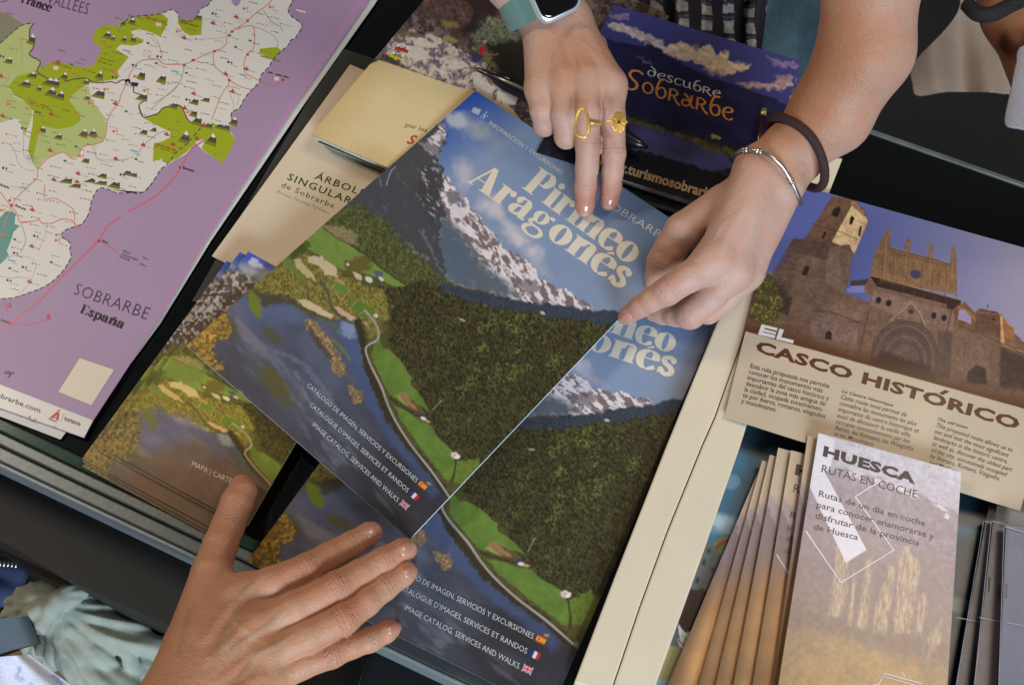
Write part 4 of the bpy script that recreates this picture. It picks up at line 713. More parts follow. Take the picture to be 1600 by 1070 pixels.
(X, Y), = A_([(1140, 730)]); I.disc(X, Y, 4.5, (30, 26, 34)); I.poly([(X+6, Y+1), (X+17, Y+2), (X+15, Y+8), (X+5, Y+6)], (52, 36, 74)); I.disc(X, Y+2, 2, (200, 190, 180))
T = (58, 40, 66)
I.text("SOBRARBE", (113, 459), (228.5, 499.5), (120, 442), T, bold=-.018, space=1.08)
I.glyph_run(DID, "España", (124, 488), (192, 514), (130, 475), .72, (46, 34, 44))
I.glyph_run(DID, "France", (32, 4), (78, 19), (37, -9), .72, (46, 34, 44))
I.text("VALLÉES", (72, 6), (136, 23.5), (77, -11), (84, 66, 100), bold=-.012, space=1.05)
I.line([(142, -3), (148, -2)], 5, (210, 200, 190), 0)
I.text("Benasque", (285, 263.5), (303, 269), (286, 260), (50, 40, 60), bold=.02)
I.text("Campo", (158, 377), (168, 380.5), (159, 374), (50, 40, 60), bold=.02)
I.text("VIELLA", (191, 393), (203, 397.5), (192.5, 390), (90, 66, 104)); I.text("VALLE DE ARÁN", (189, 398), (214, 408), (190.5, 395), (90, 66, 104)); I.text("FRANCIA", (186, 402), (202, 408.5), (187.5, 399), (90, 66, 104))
I.text("73km", (222, 403), (231, 406.5), (223, 400.5), (90, 66, 104)); I.text("100km", (217, 413), (228, 417), (218, 410.5), (90, 66, 104))
I.text("Ainsa", (22, 322), (40, 329), (23.5, 318.5), (60, 50, 60), bold=.02); I.text("Boltaña", (0, 290), (14, 295.5), (1, 286.5), (60, 50, 60), bold=.02); I.text("Graus", (1, 501), (13, 505), (2, 498), (50, 40, 60), bold=.02)
I.text("sobrarbe.com", (-12, 617), (62, 645), (-9.5, 610), (62, 50, 84), bold=.005)
p = [(97, 652.5), (85, 655)]
I.poly([(78, 652), (89, 643), (93, 645), (91, 657), (87.5, 656), (88, 653.5), (84, 652), (81.5, 654)], (184, 52, 62)); I.poly([(89.5, 642), (92.5, 639.5), (94, 641), (91, 643)], (184, 52, 62)); I.poly([(85.5, 650.5), (88.6, 648), (88.3, 651.5)], (204, 196, 186))
I.text("ARAGÓN", (75.5, 654.5), (88, 660), (76, 652.5), (90, 74, 90), bold=.03); I.line([(100, 646), (95, 659)], .6, (150, 140, 140), 0)
I.text("turismo", (100, 656), (125, 665.5), (101.5, 649.5), (56, 50, 60), bold=.01)
I.line([(45, 650.5), (48, 651.5)], 1.6, (60, 50, 60), 0); I.disc(55.5, 655, 1.2, (150, 60, 60)); I.text("sobrarbe", (42, 654), (55, 659), (42.5, 651.8), (70, 60, 70), bold=.03)
I.line([(82, 665), (89, 667.5)], .8, (190, 140, 140), 0)
I.poly([(124.5, 559), (178.5, 577.5), (143, 633), (91, 612)], (206, 190, 170))                     # blank panel where the code stands
I.line([(7, 582.5), (22, 583)], 1.9, (44, 36, 50), 0); I.line([(9, 579.5), (12, 583)], 1.4, (44, 36, 50), 0); I.line([(13, 580), (17, 582.5)], 1.3, (44, 36, 50), 0); I.line([(18, 583), (12, 590)], 1.6, (44, 36, 50), 0)
I.line([(12, 1), (0, 4)], 0.9, (110, 84, 120), 0)
for pts in [B_([(1260, 85), (1290, 130)]), E_([(40, 760), (65, 830)])]: I.line(pts, .8, (190, 90, 100), 0)
I.poly(B_([(1262, 80), (1350, 98), (1365, 112), (1350, 122), (1275, 102)]), (206, 180, 176))
squig(*B_([(1020, 645)])[0], 36, (60, 46, 70), 1.6)
for l in [(10, 20), (90, 78), (125, 92), (118, 97), (200, 24), (215, 28), (180, 28), (400, 20)]: squig(l[0], l[1], 12, (104, 84, 118), .8)
for xy in [(14, 476), (75, 494)]: I.poly([(xy[0]-3, xy[1]+3), (xy[0]+1, xy[1]-4), (xy[0]+4, xy[1]+4)], (180, 70, 78))
I.done("printed_map", mapo)
shm2 = Sheet(shm.quad, .0030)
m2 = sheet_poly("tourist_map", shm2, [(-300, -150), (650, -100), (586, 6), (470, 170), (330, 375), (250, 505), (150, 640), (104, 673), (94, 686), (0, 650), (-460, 480)], mat("map_back", (196, 194, 192), .5, noise=.03, nscale=20))
tag(m2, "folded pale map lying beneath the large purple one with its corner showing", "map")
# ================================================================== beige leaflet, guide books
sh_a = Sheet([(547, 101), (850, 230), (640, 560), (331, 400)], [.004, .004, .003, .003])
beige = lambda x, y, u, v: np.array([200, 182, 156.])*(.97+.05*fbm(x, y, 60, 3, 200))[:, None]
arb = sh_a.raster("tree_leaflet", 40, 40, beige, M_MATTE); tag(arb, "plain beige leaflet with spaced green lettering about singular trees", "leaflet")
I = Ink(sh_a); GRN = (54, 70, 44)
cr4 = lambda *p: S(400, 0, 2.854, p)
I.text("ÁRBOLES", *cr4((260, 797), (510, 888), (275, 771)), GRN, bold=.012, space=1.22)
I.text("SINGULARES", *cr4((136, 800), (480, 935), (150, 773)), GRN, bold=.012, space=1.22)
I.text("de Sobrarbe", *cr4((109, 832), (345, 930), (119, 812)), (66, 72, 50), space=1.18)
I.text("Pirineos Pyrenees Pyrénées", *cr4((92, 860), (324, 955), (98, 848)), (140, 128, 108), space=1.1)
I.done("lettering", arb)
M_PAGES = mat("page_edges", (190, 186, 178), .7, noise=.25, nscale=900)
M_COVER = mat("dark_cover_edge", (40, 42, 44), .4, coat=.1)
BK = [(750, -103), (1040, 20), (795, 345), (486, 210)]
def shifted(q, dx, dy): return [(a+dx, b+dy) for a, b in q]
def book(quad, z, thick, nu, nv, fn, m, name, label, cat, group, pagesm=None, back=True):
    sh = Sheet(quad, z); o = sh.raster(name, nu, nv, fn, m, .0005, (60, 56, 50)); tag(o, label, cat, group)
    zt = min(z) if not np.isscalar(z) else z
    sh.block("page_block", zt-thick+.0006, pagesm or M_PAGES, o, .006)
    if back:
        e = Sheet(quad, zt-thick+.0005); pts = [ap(e.Hi, u, v) for u, v in UNIT]; sheet_poly("back_cover", e, [(float(a), float(b)) for a, b in pts], M_COVER, o, .0005)
    return sh, o
dull = lambda x, y, u, v: np.array([96, 88, 74.])*(.7+.6*fbm(x, y, 8, 3, 210))[:, None]
sh_g2, gb2 = book([(758, -96), (1046, 26), (800, 352), (497, 222)], .013, .005, 24, 20, dull, M_PRINT, "guide_book", "thin guide book lying underneath the cream and rock covered one", "book", "route guide books")
sh_g, gb = book(BK, .022, .0075, 330, 300, art_rocks, M_PRINT, "guide_book", "glossy guide book with cream panel and rocky river photograph, on top", "book", "route guide books")
I = Ink(sh_g); cr = lambda *p: S(600, 0, 4.444, p)
I.poly(list(cr((95, 300), (182, 326), (172, 350), (82, 322))), (210, 204, 190)); I.poly(list(cr((82, 323), (172, 351), (164, 372), (72, 344))), (190, 46, 40)); I.text("GR", *cr((100, 336), (155, 352), (107, 315)), (30, 26, 26), bold=.02)
I.poly(list(cr((58, 358), (146, 382), (136, 400), (46, 374))), (212, 206, 190)); I.poly(list(cr((46, 375), (136, 401), (128, 420), (34, 394))), (206, 176, 40)); I.text("-PR-", *cr((52, 388), (132, 410), (62, 366)), (30, 26, 26), bold=.02)
I.text("por los", *cr((143, 878), (296, 922), (152, 848)), (74, 54, 44), shear=.15)
I.text("S", (634, 224), (648, 226), (639, 211), (168, 74, 44), bold=.03, shear=.25); I.text("o", (648, 228.5), (657, 231), (652, 216), (168, 74, 44), bold=.02, shear=.2); I.text("c", *cr((352, 878), (378, 886), (360, 850)), (90, 64, 44))
I.done("lettering", gb)
DQ = [(959, 8), (1252, 96), (1172, 342), (838, 238)]
def desc_ink(sh, o, bottom=True, title=True, dy=0):
    I = Ink(sh, .00008, None if dy == 0 else hom(DQ, sh.quad)); k = lambda *p: S(860, 0, 3.636, p)
    if title:
        I.glyph_run(UNC, "descubre", *k((545, 428), (968, 560), (556, 374)), .70, (196, 186, 172))
        I.glyph_run(UNC, "Sobrarbe", *k((418, 492), (1040, 690), (438, 386)), .74, (206, 128, 48))
    I.text("www.turismosobrarbe.com", (932, 257), (1158, 325), (937, 243), (166, 138, 104), bold=.035)
    I.done("lettering", o)
def dq(dx, dy, dz):   # same book shifted on the pile
    return shifted(DQ, dx, dy)
shd3 = Sheet(dq(-4, 37, 0), .012); d3 = shd3.raster("guide_book", 90, 80, lambda x, y, u, v: art_dusk(x+4, y-37, u, v), M_PRINT, .0005, (50, 46, 50)); tag(d3, "lowest dark mountain guide book of the pile under the hands, its edge showing", "book", "dark mountain guide books"); shd3.block("page_block", .004, M_PAGES, d3, .004); desc_ink(shd3, d3, title=False, dy=1)
shd2 = Sheet(dq(-2, 20, 0), .020); d2 = shd2.raster("guide_book", 90, 80, lambda x, y, u, v: art_dusk(x+2, y-20, u, v), M_PRINT, .0005, (50, 46, 50)); tag(d2, "middle dark mountain guide book of the pile under the titled one", "book", "dark mountain guide books"); shd2.block("page_block", .0126, M_PAGES, d2, .004)
shd1 = Sheet(DQ, [.030, .030, .028, .028]); d1 = shd1.raster("guide_book", 380, 330, art_dusk, M_PRINT, .0005, (50, 46, 50)); tag(d1, "topmost dusk blue mountain guide book with gold and cream title", "book", "dark mountain guide books"); shd1.block("page_block", .0206, M_PAGES, d1, .004); desc_ink(shd1, d1)
# ================================================================== folded map leaflets (lower left)
C1 = [(743, 142), (1090, 369), (640, 842), (291, 540)]
C2 = [(756, 375), (1128, 487), (850, 1107), (386, 877)]
H12 = hom(C2, C1)
MQ = [(388, 393), (575, 496), (386, 822), (161, 700)]
sh_tmp = Sheet(C1, 0)
def art_mapa(x, y, u, v):
    uu = .0 + .60*u; vv = .04 + .90*v; X, Y = ap(sh_tmp.Hi, uu, vv); c = art_cover(X, Y)
    c = c*np.array([1.06, 1.0, .78]) + np.array([16, 13, 6.])
    # the folded leaflet shows blue sky in its corner and a golden shore at the foot
    p = Paint(x, y, (0, 0, 0)); p.c = c
    p.mix(np.clip(1-(u*.25+v)/.13, 0, 1)*1.2, (64, 84, 168)); p.blob(400, 412, 12, 6, .5, (190, 180, 190), .9, .6, .6, 5)
    g = lambda X_, Y_: np.array([122, 102, 52.])*(.35+1.3*fbm(X_, Y_, 4, 3, 220))[:, None]
    sn = fbm(x, y, 5, 4, 226); mk = np.clip((sn-.52)/.1, 0, 1)[:, None]; mt = np.array([86, 72, 62.])*(1-mk)+np.array([176, 164, 158.])*mk
    p.fill([(352, 420), (392, 432), (440, 470), (430, 520), (300, 545), (270, 530)], lambda X_, Y_: mt, 8, 5, 9, .9)
    p.fill([(268, 560), (330, 580), (300, 600), (250, 590)], (112, 124, 50), 6, 4, 9, .7)
    p.fill([(212, 650), (240, 634), (300, 655), (345, 690), (372, 740), (390, 800), (300, 745), (205, 690)], lambda X_, Y_: np.array([112, 104, 120.])*(.8+.4*fbm(X_, Y_, 14, 3, 228, 2.5, .7))[:, None], 10, 5, 9, .85)
    p.fill([(222, 640), (236, 636), (246, 664), (236, 676)], (112, 108, 44), 5, 3, 6, .8); p.fill([(300, 690), (318, 700), (322, 716), (306, 706)], (104, 98, 50), 6, 3, 6, .7)
    p.fill([(150, 690), (205, 634), (218, 650), (220, 676), (215, 700), (205, 724), (190, 724)], g, 6, 6, 8, .85)
    p.fill([(300, 690), (400, 740), (440, 780), (385, 830), (200, 740), (250, 700)], lambda X_, Y_: np.array([116, 88, 66.])*(.9+.2*fbm(X_, Y_, 20, 3, 222))[:, None], 30, 3, 10, .8)
    return p.c
mapas = []
def lay(px0, px1, z0, z1): return Vector((at(*px1, z1) - at(*px0, z0)).tolist())
shq = Sheet(MQ, [.015, .013, .012, .013])
mp = shq.raster("map_leaflet", 190, 270, art_mapa, M_PRINT, .0012, (170, 160, 150))
I = Ink(shq); I.text("MAPA | CARTE | MAP", *S(0, 695, 2.854, [(852, 92), (1108, 208), (858, 70)]), (206, 190, 160)); I.done("lettering", mp)
tag(mp, "topmost folded map leaflet with river landscape, touched by the thumb", "leaflet", "folded river map leaflets")
for k, (dx, dy, dz, a, lb) in enumerate([(-14, -2, .0022, .3, "second folded map leaflet, just under the thumbed one"), (-36, 10, .0048, .5, "third folded map leaflet, blue corner left of the top two"), (-36, 15, .0070, -.3, "second lowest folded map leaflet of the fanned pile"), (-38, 19, .0092, .2, "lowest folded map leaflet, resting on the glass by the rail")]):
    c = copy_tree(mp); c.location = mp.location + lay((300, 600), (300+dx, 600+dy), .01, .01); c.location.z = mp.location.z - dz; c.rotation_euler.z = math.radians(a); c["label"] = lb
# ================================================================== catalogues
def cat_ink(sh, o, Hm, full):
    I = Ink(sh, .00008, Hm); W_ = (206, 196, 178)
    a6 = lambda *p: S(640, 140, 4.444, p)
    I.text("INFORMACIÓN Y EXCURSIONES", *a6((545, 240), (1056, 592), (560, 216)), (190, 190, 186), bold=.006)
    I.poly(list(a6((428, 158), (445, 122), (498, 140), (480, 180))), (168, 172, 186)); I.line(list(a6((452, 126), (440, 164))), .5, (80, 100, 150), 0); I.line(list(a6((442, 140), (486, 160))), .4, (80, 100, 150), 0); I.line(list(a6((447, 130), (492, 148))), .4, (80, 100, 150), 0); I.line(list(a6((436, 152), (482, 171))), .4, (80, 100, 150), 0)
    I.disc(*a6((532, 160))[0], 1.5, (176, 180, 192)); I.line(list(a6((526, 172), (512, 202))), 2.4, (176, 180, 192), 0); I.line(list(a6((508, 170), (546, 190))), 1.0, (176, 180, 192), 0); I.line(list(a6((505, 175), (492, 200))), 1.0, (176, 180, 192), 0)
    k = lambda *p: S(660, 230, 4.117, p)
    I.glyph_run(DID, "Pirineo", *k((640, 262), (1340, 765), (758, 128)), .72, W_)
    I.glyph_run(DID, "Aragonés", *k((287, 222), (1292, 920), (405, 92)), .72, W_)
    I.text("SOBRARBE", (941, 318), (1040, 379), (948, 309), (190, 194, 200), bold=-.005)
    L = (186, 186, 184) if full else (196, 192, 186)
    I.text("CATÁLOGO DE IMAGEN, SERVICIOS Y EXCURSIONES", (478.5, 603), (650, 754), (482.5, 597.5), L, bold=-.004)
    I.text("CATALOGUE D'IMAGES, SERVICES ET RANDOS", (483, 633), (636, 769.5), (487, 627.5), L, bold=-.004)
    I.text("IMAGE CATALOG, SERVICES AND WALKS", (487, 664), (620.5, 784.5), (491, 658.5), L, bold=-.004)
    def flag(cx, cy, kind):
        ex = np.array([5.4, 4.6]); ey = np.array([-3.1, 3.4]); c = np.array([cx, cy]); q = lambda a, b: tuple(c+ex*a+ey*b); r = lambda a0, b0, a1, b1, col: I.poly([q(a0, b0), q(a1, b0), q(a1, b1), q(a0, b1)], col)
        if kind == 'es': r(-1, -1, 1, 1, (186, 66, 30)); r(-1, -.6, 1, .6, (206, 140, 46)); r(-.6, -.3, -.2, .3, (170, 70, 40))
        if kind == 'fr': r(-1, -1, -.33, 1, (44, 50, 110)); r(-.33, -1, .33, 1, (205, 198, 194)); r(.33, -1, 1, 1, (178, 48, 48))
        if kind == 'uk':
            r(-1, -1, 1, 1, (56, 52, 104)); w = (206, 190, 190); rd = (182, 52, 62)
            for a, b in [((-1, -1), (1, 1)), ((-1, 1), (1, -1))]: I.line([q(*a), q(*b)], 2.0, w, 0)
            for a, b in [((-1, -1), (1, 1)), ((-1, 1), (1, -1))]: I.line([q(*a), q(*b)], .8, rd, 0)
            r(-1, -.36, 1, .36, w); r(-.25, -1, .25, 1, w); r(-1, -.2, 1, .2, rd); r(-.14, -1, .14, 1, rd)
    flag(660.5, 758, 'es'); flag(647, 774, 'fr'); flag(632, 788.5, 'uk')
    I.done("lettering", o)
H21 = hom(C1, C2)
def art_c2(x, y, u, v): X, Y = ap(H12, x, y); return art_cover(X, Y)
C3 = [(762, 377), (1134, 489), (860, 1113), (395, 882)]
H13 = hom(C3, C1)
s3 = Sheet(C3, .0052); c3 = s3.raster("catalogue", 90, 120, lambda x, y, u, v: art_cover(*ap(H13, x, y)), M_SHINY, .0006, (60, 60, 60)); tag(c3, "bottommost mountain catalogue, only a thin edge showing beside the cream board", "catalogue", "mountain cover catalogues"); s3.block("page_block", .0006, M_PAGES, c3, .004)
s2 = Sheet(C2, .0105); c2 = s2.raster("catalogue", 420, 590, art_c2, M_SHINY, .0006, (180, 186, 190)); tag(c2, "mountain catalogue lying flat underneath, its right side and foot uncovered", "catalogue", "mountain cover catalogues"); s2.block("page_block", .0060, M_PAGES, c2, .004); cat_ink(s2, c2, H21, True)
s1 = Sheet(C1, [.0255, .030, .027, .0185], lambda u, v: .0012*np.sin(np.pi*u)*np.sin(np.pi*v)); c1o = s1.raster("catalogue", 450, 640, lambda x, y, u, v: art_cover(x, y), M_SHINY, .0006, (206, 214, 218)); tag(c1o, "mountain catalogue on top, turned askew and held down by three hands", "catalogue", "mountain cover catalogues")
cat_ink(s1, c1o, None, True)
pb = Sheet(C1, [z-.0008 for z in s1.z], s1.bump).raster("page_block", 24, 24, lambda x, y, u, v: np.array([205, 205, 200.])*np.ones((len(x), 1)), M_MATTE, .0018, (196, 204, 208), c1o)
# ================================================================== cathedral leaflet, route leaflets, children's map
kq = Sheet([(1178, 628), (1720, 790), (1560, 1290), (990, 1130)], .0032); kd = kq.raster("picture_map", 220, 200, art_kids, M_PRINT, .0006); tag(kd, "teal illustrated map with cartoon child, grey hill and rainbow under the bronze leaflets", "map")
CQ = [(1223, 282), (1700, 415), (1594, 798), (1132, 651)]
sc_ = Sheet(CQ, [.0235, .016, .017, .0235], lambda u, v: .004*np.sin(np.pi*np.clip(u, 0, 1))*(.4+.6*v)); cas = sc_.raster("city_leaflet", 440, 360, art_church, M_SHINY, .0007, (176, 160, 136)); tag(cas, "beige historic centre leaflet with brown cathedral photograph and three text columns", "leaflet")
I = Ink(sc_, .0001); k6 = lambda *p: S(1040, 500, 2.854, p); BR = (84, 46, 28); TX = (66, 52, 46)
I.poly(list(k6((428, 18), (500, 36), (497, 48), (436, 33))), (214, 206, 200)); I.poly(list(k6((424, 36), (494, 54), (491, 64), (421, 47))), (214, 206, 200)); I.poly(list(k6((418, 50), (490, 68), (486, 82), (412, 64))), (214, 206, 200)); I.poly(list(k6((428, 18), (446, 23), (430, 69), (412, 64))), (214, 206, 200))
I.poly(list(k6((508, 38), (528, 43), (516, 76), (572, 90), (568, 104), (492, 85))), (214, 206, 200))
I.text("CASCO HISTORICO", *k6((398, 137), (1572, 488), (409, 92)), BR, bold=.040, space=1.05); I.poly([(1467, 614.5), (1476, 609), (1484, 611.5), (1473, 617)], BR)
def block(lines, p0, p1, pt, step, col, shear=0.0, bold=0.0):
    w0 = glyphs(lines[0], bold, 1.0, shear)[0][:, 0].max()
    for i, t in enumerate(lines):
        w = glyphs(t, bold, 1.0, shear)[0][:, 0].max(); d = (step[0]*i, step[1]*i)
        I.text(t, (p0[0]+d[0], p0[1]+d[1]), (p1[0]+d[0], p1[1]+d[1]), (pt[0]+d[0], pt[1]+d[1]), col, bold, 1.0, shear, full=w0)
block(["Esta ruta propuesta nos permite", "conocer los monumentos más", "importantes del casco histórico y", "descubrir la zona más antigua de", "la ciudad, ocupada sucesivamen-", "te por iberos, romanos, visigodos", "y musulmanes."], *k6((375, 212), (728, 304), (380, 192.5)), (-6.4/2.854, 26/2.854), TX, 0, .008)
block(["Le Centre Historique"], *k6((783, 321), (1013, 386), (787, 308)), (0, 0), TX, .25, .012)
block(["Cette route nous permet de", "connaître les monuments les plus", "importants du centre historique et", "aussi de découvrir la vieille ville,", "occupée successivement par les", "Ibères, les Romains, les Wisigoths", "et les Musulmans."], *k6((777, 350), (1073, 431), (782, 331)), (-5.0/2.854, 27.2/2.854), TX, .25, .004)
block(["The old town"], *k6((1208, 446), (1345, 486), (1212, 432)), (0, 0), TX, .25, .012)
block(["This proposed route allows us to", "see and visit the most significant", "landmarks in the historic centre,", "as well as, discover the oldest part", "of the city, successively occupied", "by Iberians, Romans, Visigoths", "and Muslims."], *k6((1202, 474), (1545, 588), (1207, 455.5)), (-5.2/2.854, 27.6/2.854), TX, .25, .004)
I.done("lettering", cas)
M_BRONZE = mat("metallic_print", None, .27, metal=.10, attr="Col", spec=.5, noise=.04, nscale=300)
HQ = [(1279, 676), (1502, 737), (1466, 1290), (1190, 1235)]
def hu_ink(sh, o, Hm, part):
    global I
    I = Ink(sh, .0001, Hm); k = lambda *p: S(1040, 695, 2.854, p); K_ = (34, 28, 34)
    I.text("HUESCA", *k((698, 45), (1112, 172), (705, 5)), K_, bold=.052, space=1.08)
    I.text("RUTAS EN COCHE", *k((690, 120), (1120, 236), (696, 86)), (58, 50, 60), bold=.0)
    for t, a, b, c in [("Rutas de un día en coche", (678, 226), (1156, 362), (684, 200)), ("para conocer enamorarse y", (670, 276), (1196, 420), (676, 250)), ("disfrutar de la provincia", (665, 325), (1130, 450), (671, 299)), ("de Huesca", (657, 374), (856, 424), (663, 348))]:
        I.text(t, *k(a, b, c), (62, 50, 58), bold=.006)
    LN = (206, 202, 210)
    I.line(list(k((845, 230), (1018, 468), (782, 612), (625, 382))), 2.1, LN, 0); I.line(list(k((845, 230), (905, 192), (960, 160))), 1.9, LN, 0); I.line(list(k((920, 1070), (950, 1066), (976, 1016), (1144, 1062), (1140, 1085))), 1.4, LN, 0); I.line(list(k((972, 1030), (1110, 1068))), .9, LN, 0); I.line(list(k((1055, 1010), (1068, 1032))), 1.2, LN, 0)
    I.done("lettering", o)
fan = [((1186, 733), (1044, 1068), .0085, "sixth"), ((1191, 719), (1092, 1068), .0115, "fifth"), ((1203, 710), (1118, 1068), .0145, "fourth"), ((1216, 699), (1146, 1068), .0180, "third"), ((1236, 703), (1176, 1068), .0215, "second"), ((1262, 680), (1208, 1070), .0265, "first")]
lbl = ["leftmost and lowest bronze driving route leaflet of the fan", "second bronze route leaflet from the left, above the lowest", "third bronze route leaflet from the left in the fan", "fourth bronze route leaflet from the left in the fan", "bronze route leaflet showing the first letter of its title behind the front one", "bronze route leaflet directly under the fully visible one, its spine showing"]
for i, (tl, bl, z, _) in enumerate(fan):
    d = np.array(bl)-np.array(tl); L = np.linalg.norm(d); d = d/L*600; r = np.array([223., 61.])
    q = [tl, tuple(np.array(tl)+r), tuple(np.array(tl)+r*1.22+d*.985), tuple(np.array(tl)+d)]
    sh = Sheet(q, [z, z, z*.9, z*.9]); f = sh.raster("route_leaflet", 120 if i == 4 else 60, 220 if i == 4 else 110, art_fan, M_BRONZE, .0013, (84, 46, 42)); tag(f, lbl[i], "leaflet", "bronze driving route leaflets")
    if i == 4: hu_ink(sh, f, hom(HQ, q), 1)
sh_h = Sheet(HQ, [.0320, .0300, .028, .029], lambda u, v: .0012*np.sin(np.pi*v)); hu = sh_h.raster("route_leaflet", 300, 620, art_route, M_BRONZE, .0012, (176, 160, 156)); tag(hu, "front bronze driving route leaflet, fully visible with bold black title", "leaflet", "bronze driving route leaflets"); hu_ink(sh_h, hu, None, 0)
# brochures in clear sleeves, lower right
M_SLEEVE = mat("clear_plastic_sleeve", (150, 156, 170), .35, alpha=.10)
def art_sleeve(x, y, u, v):
    p = Paint(x, y, (0, 0, 0)); p.c = np.array([[52, 50, 60.]])*(1-v[:, None]) + np.array([[92, 68, 56.]])*v[:, None]; p.grain(.12, 30, 230, 3); return p.c
slv = [([(1540, 812), (1700, 850), (1680, 1200), (1478, 1160)], .010, "leftmost sleeved brochure at the lower right corner, almost on edge"), ([(1552, 812), (1740, 860), (1720, 1200), (1512, 1160)], .016, "middle sleeved brochure at the lower right corner"), ([(1572, 820), (1780, 880), (1760, 1200), (1556, 1170)], .024, "rightmost lilac sleeved brochure at the lower right corner")]
for i, (q, z, lb) in enumerate(slv):
    sh = Sheet(q, z); e = sh.raster("sleeved_brochure", 30, 60, art_sleeve if i < 2 else (lambda x, y, u, v: np.array([74, 78, 104.])*(.92+.16*fbm(x, y, 40, 3, 233))[:, None]), M_PRINT, .0035, (44, 40, 42)); tag(e, lb, "brochure", "brochures in clear sleeves")
    qq = [(q[0][0]+6, q[0][1]-24), (q[1][0]+6, q[1][1]-24), q[2], (q[3][0]-2, q[3][1])]; s_ = Sheet(qq, z+.0008)
    sheet_poly("clear_sleeve", s_, [tuple(map(float, ap(s_.Hi, a, b))) for a, b in UNIT], M_SLEEVE, e, .0002)
    I = Ink(s_, .0002); I.line([(q[0][0]-2, q[0][1]+2), (q[1][0], q[1][1]+2)], 1.2, (150, 156, 170), 0); I.line([(q[3][0]+18, q[0][1]+152), (q[2][0], q[0][1]+190)], .9, (150, 156, 170), 0); I.line([(q[0][0]-3, q[0][1]+2), (q[3][0]+1, q[3][1])], .8, (130, 134, 150), 0); I.done("sleeve_weld", e)
for px, py, k in [(1546, 910, 0), (1573, 921, 1)]:
    a = at(px, py-9, .024); b = at(px-1.5, py+14, .024); bm = bmesh.new(); d = Vector((b-a).tolist()); M = Matrix.Translation(Vector(((a+b)/2).tolist())) @ d.to_track_quat('Z', 'Y').to_matrix().to_4x4()
    bmesh.ops.create_cone(bm, cap_ends=True, segments=8, radius1=.0005, radius2=.0005, depth=d.length, matrix=M); me = bpy.data.meshes.new("staple"); bm.to_mesh(me); bm.free()
    tag(link("staple", me, None, [mat("staple_metal", (210, 196, 150), .25, metal=1)]), ["left shiny staple on the spine of a sleeved brochure", "right shiny staple on the spine of a sleeved brochure"][k], "staple", "shiny staples")
# ================================================================== people: smooth-union bodies
def rc(p, a, b, ra, rb):
    """distance to a tapered capsule"""
    e = b-a; L = e @ e + 1e-12; t = np.clip(((p-a) @ e)/L, 0, 1)
    return np.sqrt(((p-a-t[:, None]*e)**2).sum(1)) - (ra+(rb-ra)*t)
def smin(a, b, k):
    h = np.clip(.5+.5*(b-a)/k, 0, 1); return b*(1-h)+a*h-k*h*(1-h)
def smax(a, b, k): return -smin(-a, -b, k)
def J(px, py, z, rpx):                                              # joint: photo pixel, height, radius in photo pixels
    P = at(px, py, z); return (P, rpx*mmpx(P))
class Body:
    def __init__(s): s.palm = []; s.fing = []; s.add = []; s.cut = []; s.kp = .010; s.kf = .005; s.kk = .0012
    def f(s, p):
        d = None
        for a, b, k in s.palm:
            q = rc(p, a[0], b[0], a[1], b[1]); d = q if d is None else smin(d, q, k)
        out = d
        for ch, k in s.fing:
            q = None
            for a, b in zip(ch[:-1], ch[1:]):
                e = rc(p, a[0], b[0], a[1], b[1]); q = e if q is None else smin(q, e, .0022)
            q = smin(q, d, k); out = smin(out, q, s.kk)
        for a, b, k in s.add: out = smin(out, rc(p, a[0], b[0], a[1], b[1]), k)
        for a, b, k in s.cut: out = smax(out, -rc(p, a[0], b[0], a[1], b[1]), k)
        return out
    def bounds(s):
        P = [(j[0], j[1]) for a in s.palm+s.add for j in a[:2]] + [(j[0], j[1]) for ch, k in s.fing for j in ch]
        lo = np.min([q-r for q, r in P], 0)-.004; hi = np.max([q+r for q, r in P], 0)+.004; return lo, hi
